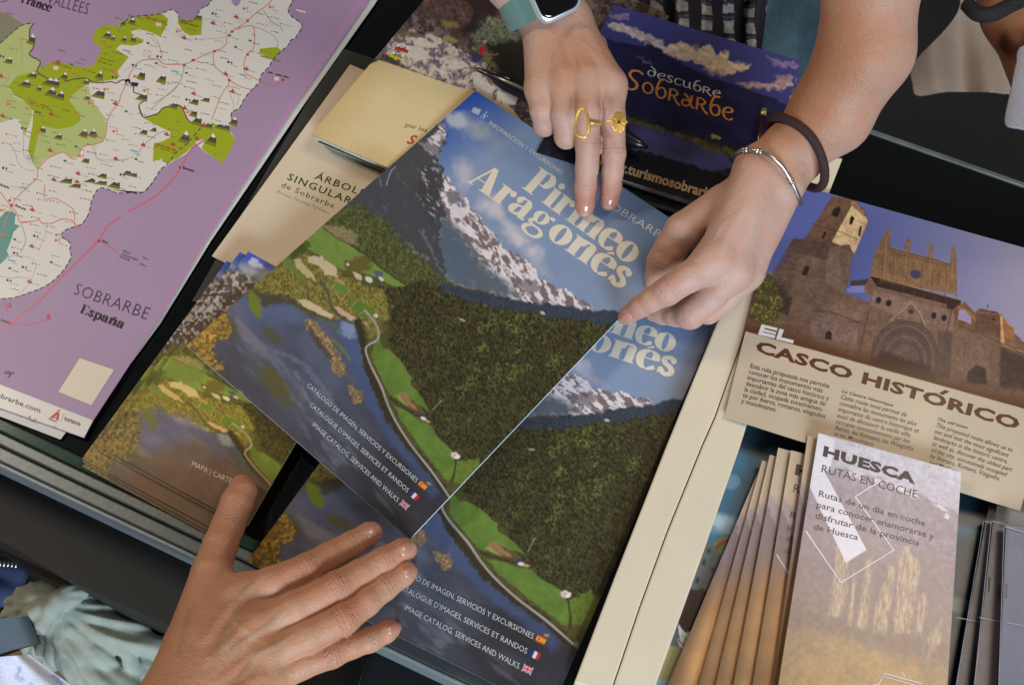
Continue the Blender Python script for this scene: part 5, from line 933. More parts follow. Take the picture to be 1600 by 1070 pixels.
def nets(f, lo, hi, h):
    """surface nets, evaluated coarse first so that only cells near the surface are sampled finely"""
    H = h*6; n = np.ceil((hi-lo)/H).astype(int)+1
    g = np.stack(np.meshgrid(*[np.arange(k) for k in n], indexing='ij'), -1).reshape(-1, 3)
    dc = f(lo+(g+.5)*H); near = g[np.abs(dc) < H*1.6]
    N = n*6+1; val = np.full(N, 1e3, np.float32)
    o = np.stack(np.meshgrid(*[np.arange(7)]*3, indexing='ij'), -1).reshape(-1, 3)
    idx = (near[:, None, :]*6+o[None]).reshape(-1, 3); key = (idx[:, 0]*N[1]+idx[:, 1])*N[2]+idx[:, 2]; key = np.unique(key)
    iz = key % N[2]; iy = (key//N[2]) % N[1]; ix = key//(N[1]*N[2]); P = lo+np.stack([ix, iy, iz], -1)*h
    v = np.concatenate([f(P[i:i+400000]) for i in range(0, len(P), 400000)]); val.ravel()[key] = v
    ok = val < 900; s = val < 0
    c = [(a, b, d) for a in (0, 1) for b in (0, 1) for d in (0, 1)]
    sl = lambda A, q: A[q[0]:A.shape[0]-1+q[0], q[1]:A.shape[1]-1+q[1], q[2]:A.shape[2]-1+q[2]]
    cnt = sum(sl(s, q).astype(np.int8) for q in c); okc = np.all([sl(ok, q) for q in c], 0); act = (cnt > 0) & (cnt < 8) & okc
    cells = np.argwhere(act); vid = np.full(act.shape, -1, np.int32); vid[act] = np.arange(len(cells))
    acc = np.zeros((len(cells), 3)); num = np.zeros(len(cells)); V8 = {q: sl(val, q)[act] for q in c}
    for q in c:
        for ax in range(3):
            if q[ax] == 0:
                r = tuple(1 if i == ax else q[i] for i in range(3)); a = V8[q]; b = V8[r]; m = (a < 0) != (b < 0)
                t = np.where(m, a/np.where(m, a-b, 1), 0); pt = np.array(q)[None]+np.eye(3)[ax][None]*t[:, None]; acc[m] += pt[m]; num[m] += 1
    X = lo+(cells+acc/np.maximum(num, 1)[:, None])*h
    Q = []
    for ax in range(3):
        u, w = [(1, 2), (2, 0), (0, 1)][ax]; a = np.moveaxis(s, ax, 0)
        m = (a[:-1] != a[1:]); 
        e = np.argwhere(m); e_ = np.zeros_like(e); order = [ax]+[i for i in range(3) if i != ax]
        for i, o_ in enumerate(order): e_[:, o_] = e[:, i]
        e = e_; e = e[(e[:, u] > 0) & (e[:, w] > 0)]; e = e[(e[:, u] < act.shape[u]) & (e[:, w] < act.shape[w])]
        du = np.zeros(3, int); du[u] = 1; dw = np.zeros(3, int); dw[w] = 1
        q = [e-du-dw, e-dw, e, e-du]; ids = np.stack([vid[k[:, 0], k[:, 1], k[:, 2]] for k in q], 1)
        sg = s[e[:, 0], e[:, 1], e[:, 2]]; ids[~sg] = ids[~sg][:, ::-1]; Q.append(ids[(ids >= 0).all(1)])
    Q = np.concatenate(Q)
    for _ in range(2):
        d = f(X); e = .0004; G = np.stack([f(X+np.eye(3)[i]*e)-d for i in range(3)], 1)/e; G /= np.linalg.norm(G, axis=1)[:, None]+1e-9
        X = X-G*np.clip(d, -h, h)[:, None]*.9
    return X, Q, G
def hit(f, px, py, z0=.25, steps=60):
    """first point of the surface under photo pixel(s)"""
    px = np.asarray(px, float).ravel(); py = np.asarray(py, float).ravel(); A = at(px, py, z0); B = at(px, py, 0.); D = B-A; L = np.linalg.norm(D, axis=1); D /= L[:, None]; t = np.zeros(len(px))
    for _ in range(steps): t = np.minimum(t+f(A+D*t[:, None])*.85, L)
    X = A+D*t[:, None]; e = .0003; d = f(X); G = np.stack([f(X+np.eye(3)[i]*e)-d for i in range(3)], 1); G /= np.linalg.norm(G, axis=1)[:, None]+1e-12
    return X, G, np.abs(d) < .002
def skin_mat(name, base):
    m = bpy.data.materials.new(name); m.use_nodes = True; nt = m.node_tree; b = nt.nodes["Principled BSDF"]; N = nt.nodes.new; L = nt.links.new
    a = N("ShaderNodeAttribute"); a.attribute_name = "Col"; tc = N("ShaderNodeTexCoord")
    n1 = N("ShaderNodeTexNoise"); n1.inputs["Scale"].default_value = 90; n1.inputs["Detail"].default_value = 5; L(tc.outputs["Object"], n1.inputs["Vector"])
    rp = N("ShaderNodeValToRGB"); rp.color_ramp.elements[0].position = .3; rp.color_ramp.elements[1].position = .7; rp.color_ramp.elements[0].color = (1.04, .90, .84, 1); rp.color_ramp.elements[1].color = (1.0, 1.05, 1.07, 1); L(n1.outputs["Fac"], rp.inputs[0])
    mx = N("ShaderNodeVectorMath"); mx.operation = 'MULTIPLY'; L(a.outputs["Color"], mx.inputs[0]); L(rp.outputs[0], mx.inputs[1])
    L(mx.outputs[0], b.inputs["Base Color"]); b.inputs["Roughness"].default_value = .50; b.inputs["Specular IOR Level"].default_value = .42
    b.inputs["Subsurface Weight"].default_value = .25; b.inputs["Subsurface Radius"].default_value = (1, .35, .18); b.inputs["Subsurface Scale"].default_value = .003
    v = N("ShaderNodeTexVoronoi"); v.inputs["Scale"].default_value = 1100; L(tc.outputs["Object"], v.inputs["Vector"])
    n2 = N("ShaderNodeTexNoise"); n2.inputs["Scale"].default_value = 260; n2.inputs["Detail"].default_value = 6; L(tc.outputs["Object"], n2.inputs["Vector"])
    ad = N("ShaderNodeMath"); ad.operation = 'MULTIPLY_ADD'; ad.inputs[1].default_value = 2.2; L(n2.outputs["Fac"], ad.inputs[0]); L(v.outputs["Distance"], ad.inputs[2])
    cr = N("ShaderNodeAttribute"); cr.attribute_name = "Crease"; a2 = N("ShaderNodeMath"); a2.operation = 'ADD'; L(ad.outputs[0], a2.inputs[0]); sp = N("ShaderNodeSeparateColor"); L(cr.outputs["Color"], sp.inputs[0])
    ml = N("ShaderNodeMath"); ml.operation = 'MULTIPLY'; ml.inputs[1].default_value = -2.4; L(sp.outputs[0], ml.inputs[0]); L(ml.outputs[0], a2.inputs[1])
    bp = N("ShaderNodeBump"); bp.inputs["Strength"].default_value = .55; bp.inputs["Distance"].default_value = .0004; L(a2.outputs[0], bp.inputs["Height"]); L(bp.outputs[0], b.inputs["Normal"])
    return m
def skin_mesh(name, B, h, base, spots, creases, parent, m, ridges=()):
    lo, hi = B.bounds(); X, Q, G = nets(B.f, lo, hi, h); vein = np.zeros(len(X))
    for pts, w_, amp, tint in ridges:                                  # tendons and veins raised under the skin
        pp = catmull(pts, 5); R3, _, _ = hit(B.f, [q[0] for q in pp], [q[1] for q in pp]); near = np.where(((X-R3.mean(0))**2).sum(1) < .06**2)[0]; dm = np.full(len(near), 1e9); tp = np.zeros(len(near))
        for i, (a_, b_) in enumerate(zip(R3[:-1], R3[1:])):
            e = b_-a_; t = np.clip(((X[near]-a_) @ e)/(e @ e+1e-12), 0, 1); d2 = ((X[near]-a_-t[:, None]*e)**2).sum(1); k = d2 < dm; dm[k] = d2[k]; tp[k] = ((i+t)/(len(R3)-1))[k]
        g = np.exp(-dm/(w_*w_))*np.clip(tp*5, 0, 1)*np.clip((1-tp)*5, 0, 1); X[near] += G[near]*(amp*g)[:, None]; vein[near] = np.maximum(vein[near], g*tint)
    c = np.ones((len(X), 3))*np.array(base, float)
    for (P, r, col, amt) in spots:
        w = (np.exp(-(((X-P)**2).sum(1))/(r*r))*amt)[:, None]; c = c*(1-w)+np.array(col, float)*w
    c = c*(1-vein[:, None]*np.array([.16, .06, .02])); cr = np.zeros(len(X))
    for (P, ax, r, width, offs) in creases:                           # thin folds of skin across a joint
        q = X-P; s = q @ ax; rad = np.sqrt(np.maximum((q**2).sum(1)-s*s, 0)); side = np.clip(G[:, 2]*1.4, 0, 1)
        wob = .0007*np.sin(rad*700+s*300+P[0]*3000)
        for o_ in offs: cr += np.exp(-((s-o_+wob)/width)**2)*np.exp(-(rad/r)**4)*side
    c = c*(1-.10*np.clip(cr, 0, 1))[:, None]
    me = npmesh(name, X, Q); setcol(me, lin(c)); setcol(me, np.clip(cr, 0, 1.5)[:, None]*np.ones(3), "Crease")
    return link(name, me, parent, [m], True)
def nail(B, px, py, ang, L, W, parent, m, off=.00025):
    """curved plate on a fingertip; ang: direction of the finger in the photo (deg), L/W half sizes in pixels"""
    n = 9; u, v = np.meshgrid(np.linspace(-1, 1, n), np.linspace(-1, 1, n)); u = u.ravel(); v = v.ravel()
    k = np.maximum(np.abs(u), np.abs(v)); r = (np.abs(u)**3+np.abs(v)**3)**(1/3)+1e-9; uu = u*k/r; vv = v*k/r
    a = math.radians(ang); X = px+uu*L*math.cos(a)-vv*W*math.sin(a); Y = py-uu*L*math.sin(a)-vv*W*math.cos(a)
    P, G, ok = hit(B.f, X, Y); rim = np.clip((1-k)*4, 0, 1); V = P+G*((off+.00018)*rim-.00012*(1-rim))[:, None]
    i = np.arange((n-1)*(n-1)); q = (i//(n-1))*n+i % (n-1)
    me = npmesh("fingernail", V, np.c_[q, q+1, q+n+1, q+n]); c = np.ones((len(V), 3))*np.array([176, 126, 110.]); t = np.clip((uu-.62)*5, 0, 1)[:, None]; c = c*(1-t)+np.array([200, 178, 162.])*t; t = np.clip((-uu-.62)*4, 0, 1)[:, None]; c = c*(1-t*.6)+np.array([186, 150, 136.])*t*.6
    setcol(me, lin(c)); o = link("fingernail", me, parent, [m], True); return o
M_NAIL = mat("nail", None, .22, attr="Col", coat=.25)
def axis(a, b): d = b[0]-a[0]; return d/np.linalg.norm(d)
def tube(name, pts, rad, m, parent=None, closed=False, seg=10, wf=None):
    P = np.array(pts, float); n = len(P); T = np.roll(P, -1, 0)-np.roll(P, 1, 0) if closed else np.gradient(P, axis=0); T /= np.linalg.norm(T, axis=1)[:, None]
    up = np.array([.13, .2, .97]); N_ = np.cross(T, up); N_ /= np.linalg.norm(N_, axis=1)[:, None]; Bn = np.cross(N_, T); V = []
    r = np.full(n, rad) if np.isscalar(rad) else np.array(rad)
    for i in range(n):
        for k in range(seg): a = 2*math.pi*k/seg; V.append(P[i]+r[i]*(N_[i]*math.cos(a)+Bn[i]*math.sin(a)))
    F = [(i*seg+k, i*seg+(k+1) % seg, ((i+1) % n)*seg+(k+1) % seg, ((i+1) % n)*seg+k) for i in range(n if closed else n-1) for k in range(seg)]
    if not closed: F += [tuple(range(seg-1, -1, -1)), tuple(range((n-1)*seg, n*seg))]
    return link(name, mesh(name, V, F), parent, [m], True)
def joinmesh(objs, name):
    """merge the pieces of one body into one mesh object"""
    bm = bmesh.new(); base = objs[0]; off0 = Vector(base.location)
    for o in objs:
        me = o.data.copy(); me.transform(Matrix.Translation(Vector(o.location)-off0)); bm.from_mesh(me)
    bm.to_mesh(base.data); bm.free(); base.name = name
    for o in objs[1:]: bpy.data.objects.remove(o)
    return base
# ------------------------------------------------------------------ the hand from below (right hand, palm down)
SB = (178, 134, 109)
pB = empty("person", at(300, 1180, .0), "person reaching in from the lower left with bare tanned hand spread flat", "person")
MB = skin_mat("tanned_skin", SB)
h = Body()
iM, mM, rM, kM = J(377, 930, .046, 30), J(400, 978, .050, 28), J(415, 1022, .048, 27), J(424, 1062, .042, 24)
wr1, wr2 = J(262, 1130, .062, 52), J(318, 1160, .060, 50)
fo1, fo2 = J(120, 1420, .125, 76), J(175, 1440, .12, 74)
h.palm = [(wr1, iM, .007), (wr1, mM, .007), (wr2, rM, .007), (wr2, kM, .007), (wr1, fo1, .01), (wr2, fo2, .01)]
tC, tM, tI, tT = J(300, 1010, .050, 44), J(330, 893, .040, 30), J(356, 822, .028, 25.5), J(378, 768, .0225, 23)
h.fing = [([wr1, tC, tM, J(344, 852, .034, 27), tI, J(370, 786, .0245, 25.5), tT, J(377, 758, .0215, 17)], .016),
 ([iM, J(425, 912, .048, 27), J(481, 888, .044, 24.5), J(515, 868, .039, 21.5), J(549, 850, .034, 20), J(577, 834, .030, 18.5), J(583, 831, .029, 15)], .009),
 ([mM, J(460, 950, .050, 26), J(525, 917, .047, 25), J(562, 896, .041, 22), J(598, 876, .036, 21), J(629, 860, .031, 19), J(637, 857, .030, 15)], .008),
 ([rM, J(480, 994, .048, 25), J(537, 966, .045, 25), J(572, 940, .040, 22.5), J(600, 917, .035, 21), J(630, 897, .031, 18.5), J(638, 892, .030, 14.5)], .008),
 ([kM, J(470, 1038, .040, 23), J(518, 1021, .037, 22), J(550, 1008, .034, 19.5), J(578, 999, .031, 19), J(604, 986, .028, 17), J(613, 982, .027, 13)], .008)]
def up(j, dz, r): return (j[0]+np.array([0, 0, dz]), r)
for a, w in [(iM, .0060), (mM, .0055), (rM, .0050), (kM, .0045)]: h.add.append((up(a, .0062, w), up(a, .0060, w), .008))
for a, b in []:
    q0 = a[0]+np.array([0, 0, a[1]*.90]); q1 = a[0]*.35+b[0]*.65+np.array([0, 0, (a[1]*.35+b[1]*.65)*.86]); h.add.append(((q0, .0016), (q1, .0008), .008))
RED_ = (160, 98, 78)
sp = [(h.fing[k][0][i][0], h.fing[k][0][i][1]*1.5, RED_, .45) for k, i in [(1, 2), (2, 2), (3, 2), (4, 2)]] + [(h.fing[k][0][-2][0], .013, (176, 122, 100), .5) for k in (1, 2, 3, 4)] + [(h.fing[0][0][-2][0], .016, (172, 104, 82), .5), (at(357, 886, .03), .011, (150, 74, 48), .7), (at(350, 1010, .06), .05, (166, 122, 92), .6), (at(372, 938, .06), .010, (140, 92, 66), .5)]
crs = []
for k, i, n in [(1, 2, 3), (2, 2, 3), (3, 2, 3), (4, 2, 3), (1, 4, 2), (2, 4, 2), (3, 4, 2), (4, 4, 2), (0, 4, 2)]:
    ch = h.fing[k][0]; crs.append((ch[i][0], axis(ch[i-1], ch[i+1]), ch[i][1]*1.25, .00045, [-.0042, -.0022, 0, .0021, .0040][:5] if n == 3 else [-.0012, .0010]))
rg = [([(392, 968), (360, 1000), (318, 1040)], .0030, .0011, 0), ([(408, 1012), (372, 1040), (330, 1072)], .0030, .0010, 0), ([(370, 935), (346, 962), (312, 1010)], .0030, .0009, 0), ([(420, 1050), (390, 1066), (352, 1090)], .0028, .0008, 0),
 ([(404, 905), (384, 922), (370, 942), (364, 968), (348, 996), (334, 1036), (322, 1068)], .0014, .0008, .8), ([(446, 948), (424, 972), (398, 990), (372, 1006), (350, 1030)], .0014, .0007, .7), ([(462, 985), (436, 1004), (404, 1020), (384, 1046), (368, 1069)], .0013, .0006, .7), ([(364, 968), (384, 982), (398, 990)], .0013, .0006, .6), ([(300, 940), (290, 985), (276, 1040)], .0015, .0006, .6)]
sk = skin_mesh("body", h, .0011, SB, sp, crs, pB, MB, rg)
for px, py, a, L, W in [(583, 829, 32, 11, 9.5), (637, 856, 26, 12, 11), (641, 891, 36, 11, 9), (616, 981, 20, 11, 8)]: nail(h, px, py, a, L*1.12, W*1.1, pB, M_NAIL)
# ------------------------------------------------------------------ the person opposite: both forearms and hands
SA = (181, 147, 134)
pA = empty("person", at(1050, -200, -.2), "person standing opposite with both bare forearms over the brochures, checked shirt", "person")
MA = skin_mat("fair_skin", SA)
a = Body()
kM, rM, mM, iM = J(845, 138, .074, 23), J(879, 128, .080, 24), J(916, 124, .082, 25), J(951, 134, .078, 26)
w1, w2 = J(852, 36, .088, 34), J(886, 34, .088, 34)
a.palm = [(w1, kM, .007), (w1, rM, .007), (w2, mM, .007), (w2, iM, .007), (w1, J(808, -28, .106, 46), .006), (w2, J(842, -32, .106, 46), .006), (J(808, -28, .106, 46), J(708, -150, .15, 64), .006), (J(842, -32, .106, 46), J(745, -165, .15, 64), .006), (J(726, -158, .15, 74), J(560, -420, .24, 110), .01)]
a.fing = [([kM, J(848, 172, .070, 20), J(851, 196, .060, 17), J(850, 194, .046, 16), J(850, 180, .038, 14)], .007),
 ([rM, J(881, 178, .074, 20.5), J(885, 214, .062, 18.5), J(884, 212, .046, 17), J(882, 196, .038, 15)], .007),
 ([mM, J(917, 175, .078, 20.5), J(919, 228, .066, 19.6), J(917, 262, .055, 17.8), J(915, 292, .046, 16.8), J(914, 320, .0385, 14.8), J(914, 328, .0365, 12.5)], .008),
 ([iM, J(957, 184, .072, 20), J(959, 240, .062, 18.6), J(957, 268, .052, 16.8), J(955, 293, .044, 15.8), J(952, 312, .0385, 14.2), J(951, 318, .0370, 11.5)], .008),
 ([J(888, 44, .076, 24), J(926, 74, .064, 22), J(938, 118, .052, 22), J(932, 160, .044, 18), J(918, 185, .040, 14)], .012)]
for q in (kM, rM, mM, iM): a.add.append((up(q, .0055, .0042), up(q, .0050, .0042), .008))
for q, b in [(mM, w2), (rM, w1), (iM, w2)]: a.add.append(((q[0]+np.array([0, 0, q[1]*.9]), .0016), (q[0]*.4+b[0]*.6+np.array([0, 0, .9*(q[1]*.4+b[1]*.6)]), .0010), .007))
spA = [(a.fing[2][0][2][0], .008, (164, 104, 88), .5), (a.fing[3][0][2][0], .008, (164, 104, 88), .5), (a.fing[2][0][-2][0], .013, (164, 108, 88), .7), (a.fing[3][0][-2][0], .013, (164, 102, 80), .7), (at(890, 85, .1), .030, (160, 114, 84), .8)]  # last spot paints the dim back of the hand into the skin colour
crA = []
for k, i, n in [(2, 2, 3), (3, 2, 3), (2, 4, 2), (3, 4, 2)]:
    ch = a.fing[k][0]; crA.append((ch[i][0], axis(ch[i-1], ch[i+1]), ch[i][1]*1.1, .0005, [-.0028, 0, .0026] if n == 3 else [-.001, .0012]))
rgA = [([(912, 112), (902, 85), (888, 55)], .0028, .0007, 0), ([(880, 116), (876, 88), (868, 58)], .0026, .0006, 0), ([(948, 120), (930, 88), (904, 56)], .0026, .0006, 0), ([(862, 112), (866, 88), (880, 62)], .0013, .0003, .4)]
o1 = skin_mesh("body", a, .0012, SA, spA, crA, pA, MA, rgA)
for px, py, ang, L, W in [(913.5, 327, -92, 11, 9), (951, 317, -98, 10, 9)]: nail(a, px, py, ang, L, W, pA, M_NAIL)
b = Body()
iM, mM, rM, kM = J(1118, 404, .072, 29), J(1146, 422, .064, 28), J(1164, 424, .054, 27), J(1172, 410, .044, 24)
w1, w2 = J(1186, 266, .088, 34), J(1214, 288, .080, 36)
f1 = J(1296, 180, .108, 60)
b.palm = [(w1, iM, .007), (w1, mM, .007), (w2, rM, .007), (w2, kM, .007), (w1, J(1232, 228, .094, 35), .005), (w2, J(1250, 246, .088, 34), .005), (J(1232, 228, .094, 35), f1, .006), (J(1250, 246, .088, 34), f1, .006), (f1, J(1352, 80, .145, 71), .006), (J(1352, 80, .145, 71), J(1362, -30, .175, 72), .006), (J(1362, -30, .175, 72), J(1372, -330, .26, 86), .006), (J(1136, 330, .070, 32), J(1168, 330, .074, 40), .007)]
b.fing = [([J(1180, 280, .078, 24), J(1128, 318, .066, 28), J(1068, 362, .060, 30), J(1048, 388, .052, 25.5), J(1036, 408, .046, 24.5), J(1028, 432, .036, 20), J(1024, 450, .0285, 16), J(1018, 462, .022, 12)], .007),
 ([iM, J(1078, 432, .070, 24), J(1042, 455, .066, 22.5), J(1018, 468, .059, 19), J(1000, 479, .052, 17.2), J(982, 492, .044, 14), J(977, 496, .0415, 11.5)], .009),
 ([mM, J(1108, 464, .054, 25), J(1078, 490, .044, 24), J(1056, 490, .036, 20), J(1036, 490, .028, 17), J(1022, 490, .024, 13)], .008),
 ([rM, J(1134, 462, .044, 23), J(1106, 486, .036, 20), J(1080, 480, .028, 17), J(1064, 476, .022, 14)], .008),
 ([kM, J(1152, 446, .036, 20), J(1132, 468, .028, 17), J(1110, 464, .022, 14)], .008)]
for q in (iM, mM): b.add.append((up(q, .0055, .0045), up(q, .005, .0045), .009))
spB = [(b.fing[1][0][2][0], .009, (166, 108, 92), .5), (b.fing[1][0][-2][0], .014, (170, 114, 94), .6), (iM[0], .010, (178, 122, 104), .5), (b.fing[0][0][4][0], .014, (160, 108, 80), .5), (b.fing[2][0][2][0], .010, (176, 124, 106), .5), (at(1290, 80, .17), .05, (150, 98, 62), .8), (at(1240, 180, .12), .035, (158, 106, 72), .7)]  # last two spots paint the arm's shaded upper side into the skin colour
crB = []
for k, i, n in [(1, 2, 3), (1, 4, 2), (2, 2, 2), (0, 4, 2)]:
    ch = b.fing[k][0]; crB.append((ch[i][0], axis(ch[i-1], ch[i+1]), ch[i][1]*1.1, .0005, [-.0028, 0, .0026] if n == 3 else [-.001, .0012]))
rgB = [([(1128, 394), (1148, 350), (1172, 312)], .003, .0007, 0), ([(1152, 412), (1172, 368), (1190, 326)], .003, .0006, 0), ([(1112, 378), (1128, 350), (1160, 330)], .0013, .0003, .4)]
o2 = skin_mesh("arm", b, .0014, SA, spB, crB, pA, MA, rgB)
nail(b, 977, 498, 214, 10, 8.5, pA, M_NAIL)
bl = wloc(pA)
for o_ in (o1, o2): o_.location = Vector(o_.location)
o1 = joinmesh([o1, o2], "body")
# watch
def march(f, C, D, r0=.07):
    """surface point met when coming in from C + D*r0 towards C"""
    C = np.atleast_2d(C); D = D/np.linalg.norm(D, axis=1)[:, None]; t = np.full(len(D), r0)
    for _ in range(50): t -= np.clip(f(C+D*t[:, None]), -.01, .03)*.8
    return C+D*t[:, None], t
M_STRAP = mat("sage_rubber", (92, 122, 116), .5, noise=.04, nscale=60); M_CASE = mat("silver_case", (206, 210, 216), .3, metal=.6); M_SCR = mat("black_screen", (6, 6, 8), .05, coat=.6)
ex = at(903, 1, .118)-at(830, 27, .116); ex /= np.linalg.norm(ex)
axd = at(868, 60, .088)-at(815, -60, .120); axd /= np.linalg.norm(axd); ex -= axd*(ex @ axd); ex /= np.linalg.norm(ex); nz = np.cross(ex, -axd); nz = nz if nz[2] > 0 else -nz; ey = np.cross(nz, ex)
cax = at(850, -4, .098); top, tt = march(a.f, cax, nz[None]); cc = cax; wc = top[0]+nz*.0052
wt = empty("smart_watch", wc, "silver square watch with sage green strap on the wrist of the ringed hand", "watch")
def rrect(w, hh, r, z, n=5):
    out = []
    for cx, cy, a0 in [(w-r, hh-r, 0), (-w+r, hh-r, 90), (-w+r, -hh+r, 180), (w-r, -hh+r, 270)]:
        for k in range(n+1): t = math.radians(a0+90*k/n); out.append((cx+r*math.cos(t), cy+r*math.sin(t), z))
    return out
def loft(name, rings, m, parent, fr, cap=True):
    c, X_, Y_, Z_ = fr; V = []; n = len(rings[0])
    for rg in rings: V += [c+X_*p[0]+Y_*p[1]+Z_*p[2] for p in rg]
    F = [(i*n+k, i*n+(k+1) % n, (i+1)*n+(k+1) % n, (i+1)*n+k) for i in range(len(rings)-1) for k in range(n)]
    if cap: F += [tuple(range(n-1, -1, -1)), tuple(range((len(rings)-1)*n, len(rings)*n))]
    return link(name, mesh(name, V, F), parent, [m], True)
fr = (wc, ex, ey, nz); W_, H_ = .0166, .0190
loft("case", [rrect(W_-.002, H_-.002, .006, -.006), rrect(W_, H_, .008, -.004), rrect(W_, H_, .008, .001), rrect(W_-.0012, H_-.0012, .0075, .0032)], M_CASE, wt, fr)
loft("screen", [rrect(W_-.0022, H_-.0022, .0070, .0029), rrect(W_-.0028, H_-.0028, .0066, .0040), rrect(W_-.0045, H_-.0045, .006, .0044)], M_SCR, wt, fr)
ring = np.radians(np.linspace(90+30, 90+330, 44)); D = ex*np.cos(ring)[:, None]+nz*np.sin(ring)[:, None]
_, tr = march(a.f, np.repeat(cc[None], len(ring), 0), D); tr = np.convolve(np.r_[[tr[0]]*3, tr, [tr[-1]]*3], np.ones(7)/7, 'valid')+.0014
tr[:3] += [.004, .0025, .001]; tr[-3:] += [.001, .0025, .004]
V = []; F = []
for d_, r_ in zip(D, tr):
    for dr, dy in [(0, -.0125), (.0022, -.0117), (.0022, .0110), (0, .0118)]: V.append(cc+d_*(r_+dr)+ey*dy)
for i in range(len(ring)-1):
    for k in range(4): F.append((i*4+k, i*4+(k+1) % 4, (i+1)*4+(k+1) % 4, (i+1)*4+k))
F += [(0, 1, 2, 3), tuple(len(V)-4+k for k in (3, 2, 1, 0))]
link("strap", mesh("strap", V, F), wt, [M_STRAP])
# rings
M_GOLD = mat("gold", (236, 200, 118), .38, metal=.7)
def band(parent, B, x0, x1, y0, y1, zc, r, fa, t0=0.0, t1=2*math.pi, name="band"):
    pts = []; ca = at((x0+x1)/2, (y0+y1)/2, zc); e = at(x1, y1, zc)-at(x0, y0, zc); L = np.linalg.norm(e)/2; e /= 2*L
    fa = fa-e*(fa @ e); fa /= np.linalg.norm(fa); u_ = np.cross(e, fa); u_ = (u_ if u_[2] > 0 else -u_)+.12*fa; u_ /= np.linalg.norm(u_)
    return tube(name, [ca+e*L*math.cos(t)+u_*L*math.sin(t) for t in np.linspace(t0, t1, 33)[:-1]], r, M_GOLD, parent, t0 == 0, 8)
r1 = empty("finger_ring", at(909, 193, .09), "gold ring with large open oval on the middle finger", "ring")
band(r1, a, 897, 938, 188, 194, .0765, .0010, a.fing[2][0][2][0]-a.fing[2][0][1][0], math.pi*1.02, math.pi*2.47)
xs = np.linspace(0, 2*math.pi, 41)[:-1]; ox = 909.5+10.5*np.cos(xs)+1.2*np.sin(2*xs); oy = 193+23*np.sin(xs); P_, G_, _ = hit(a.f, np.clip(ox, 902, 935), oy); P_ = np.array([at(x, y, .0900+(x-909)*.00022) for x, y in zip(ox, oy)])
tube("oval_loop", P_, .00115+.0002*np.cos(xs*3), M_GOLD, r1, True, 8)
r2 = empty("finger_ring", at(970, 191, .085), "gold ring with rayed oval disc on the index finger", "ring")
band(r2, a, 939, 980, 193, 190, .0705, .0010, a.fing[3][0][2][0]-a.fing[3][0][1][0], math.pi*.40, math.pi*1.98)
cx, cy = 967, 191; V = [at(cx, cy, .0905)]; F = []; n = 48
for j, s_ in enumerate([.22, .3, .9, 1.0, 1.0]):
    for k in range(n):
        t = 2*math.pi*k/n; zr = .0935-.0010*s_*s_ + (.00012 if (k % 4 < 2 and j in (1, 2)) else 0) + (.0004 if j == 0 else 0); V.append(at(cx+11*s_*math.cos(t), cy+17*s_*math.sin(t), zr-(.0010 if j == 4 else 0)))
for k in range(n): F.append((0, 1+(k+1) % n, 1+k))
for j in range(4):
    for k in range(n): F.append((1+j*n+k, 1+j*n+(k+1) % n, 1+(j+1)*n+(k+1) % n, 1+(j+1)*n+k))
link("sun_disc", mesh("sun_disc", V, F), r2, [M_GOLD])
# bracelet and hair tie on the other wrist
M_SILV = mat("silver", (190, 186, 180), .28, metal=.95)
br = empty("bracelet", at(1200, 275, .1), "thin silver snake chain bracelet with bead clasps on the wrist", "bracelet")
def loop(B, c, nrm, n, off, tilt=None):
    """closed loop lying on the limb: c centre inside it, nrm plane normal"""
    nrm = nrm/np.linalg.norm(nrm); u_ = np.cross(nrm, [0, 0, 1.]); u_ /= np.linalg.norm(u_); w_ = np.cross(u_, nrm); t = np.linspace(0, 2*math.pi, n+1)[:-1]
    D = u_*np.cos(t)[:, None]+w_*np.sin(t)[:, None]; _, r_ = march(B.f, np.repeat(c[None], n, 0), D); k = 7; r_ = np.convolve(np.r_[r_[-k:], r_, r_[:k]], np.ones(2*k+1)/(2*k+1), 'valid'); return c+D*(r_+off)[:, None], t, w_
cb = at(1194, 282, .080); nb = at(1222, 244, .098)-at(1170, 322, .078); PW, tb, _ = loop(b, cb, nb, 240, .0016)
PW = PW+(nb/np.linalg.norm(nb))[None]*(.013*np.clip(np.sin(tb), 0, 1)**1.5)[:, None]; _, G_, _ = (PW, None, None)
L_ = np.r_[0, np.cumsum(np.linalg.norm(np.diff(np.r_[PW, PW[:1]], axis=0), axis=1))]; m_ = int(L_[-1]/.0006)//2*2; q = np.linspace(0, L_[-1], m_+1)[:-1]; PX = np.r_[PW, PW[:1]]; PW2 = np.c_[[np.interp(q, L_, PX[:, i]) for i in range(3)]].T
tube("chain", PW2, .0012+.00025*(np.arange(m_) % 2), M_SILV, br, True, 8)
for f_ in (.12, .36, .30):
    i = int(f_*240); d = PW[i+1]-PW[i-1]; d /= np.linalg.norm(d); tube("clasp_bead", [PW[i]+d*s_ for s_ in (-.0022, -.0018, -.0008, -.0006, .0006, .0008, .0018, .0022)], [.0012, .0021, .0021, .0016, .0016, .0021, .0021, .0012], M_SILV, br, False, 10)
M_TIE = mat("dark_elastic_cord", (48, 24, 28), .75, noise=.25, nscale=700, bump=.6, bscale=1800)
tie = empty("hair_tie", at(1280, 230, .1), "dark brown elastic hair tie round the wrist above the silver bracelet", "hair tie")
ct = at(1246, 240, .092); nt_ = at(1300, 172, .118)-at(1200, 290, .090); PT, tt_, _ = loop(b, ct, nt_, 90, .0030)
nn = nt_/np.linalg.norm(nt_); PT = PT+nn[None]*(.010*np.sin(tt_-.5))[:, None]
far = np.clip(np.cos(tt_-.2*math.pi), 0, 1)**1.5; PT = PT+((PT-ct)/np.linalg.norm(PT-ct, axis=1)[:, None])*(.007*far)[:, None]
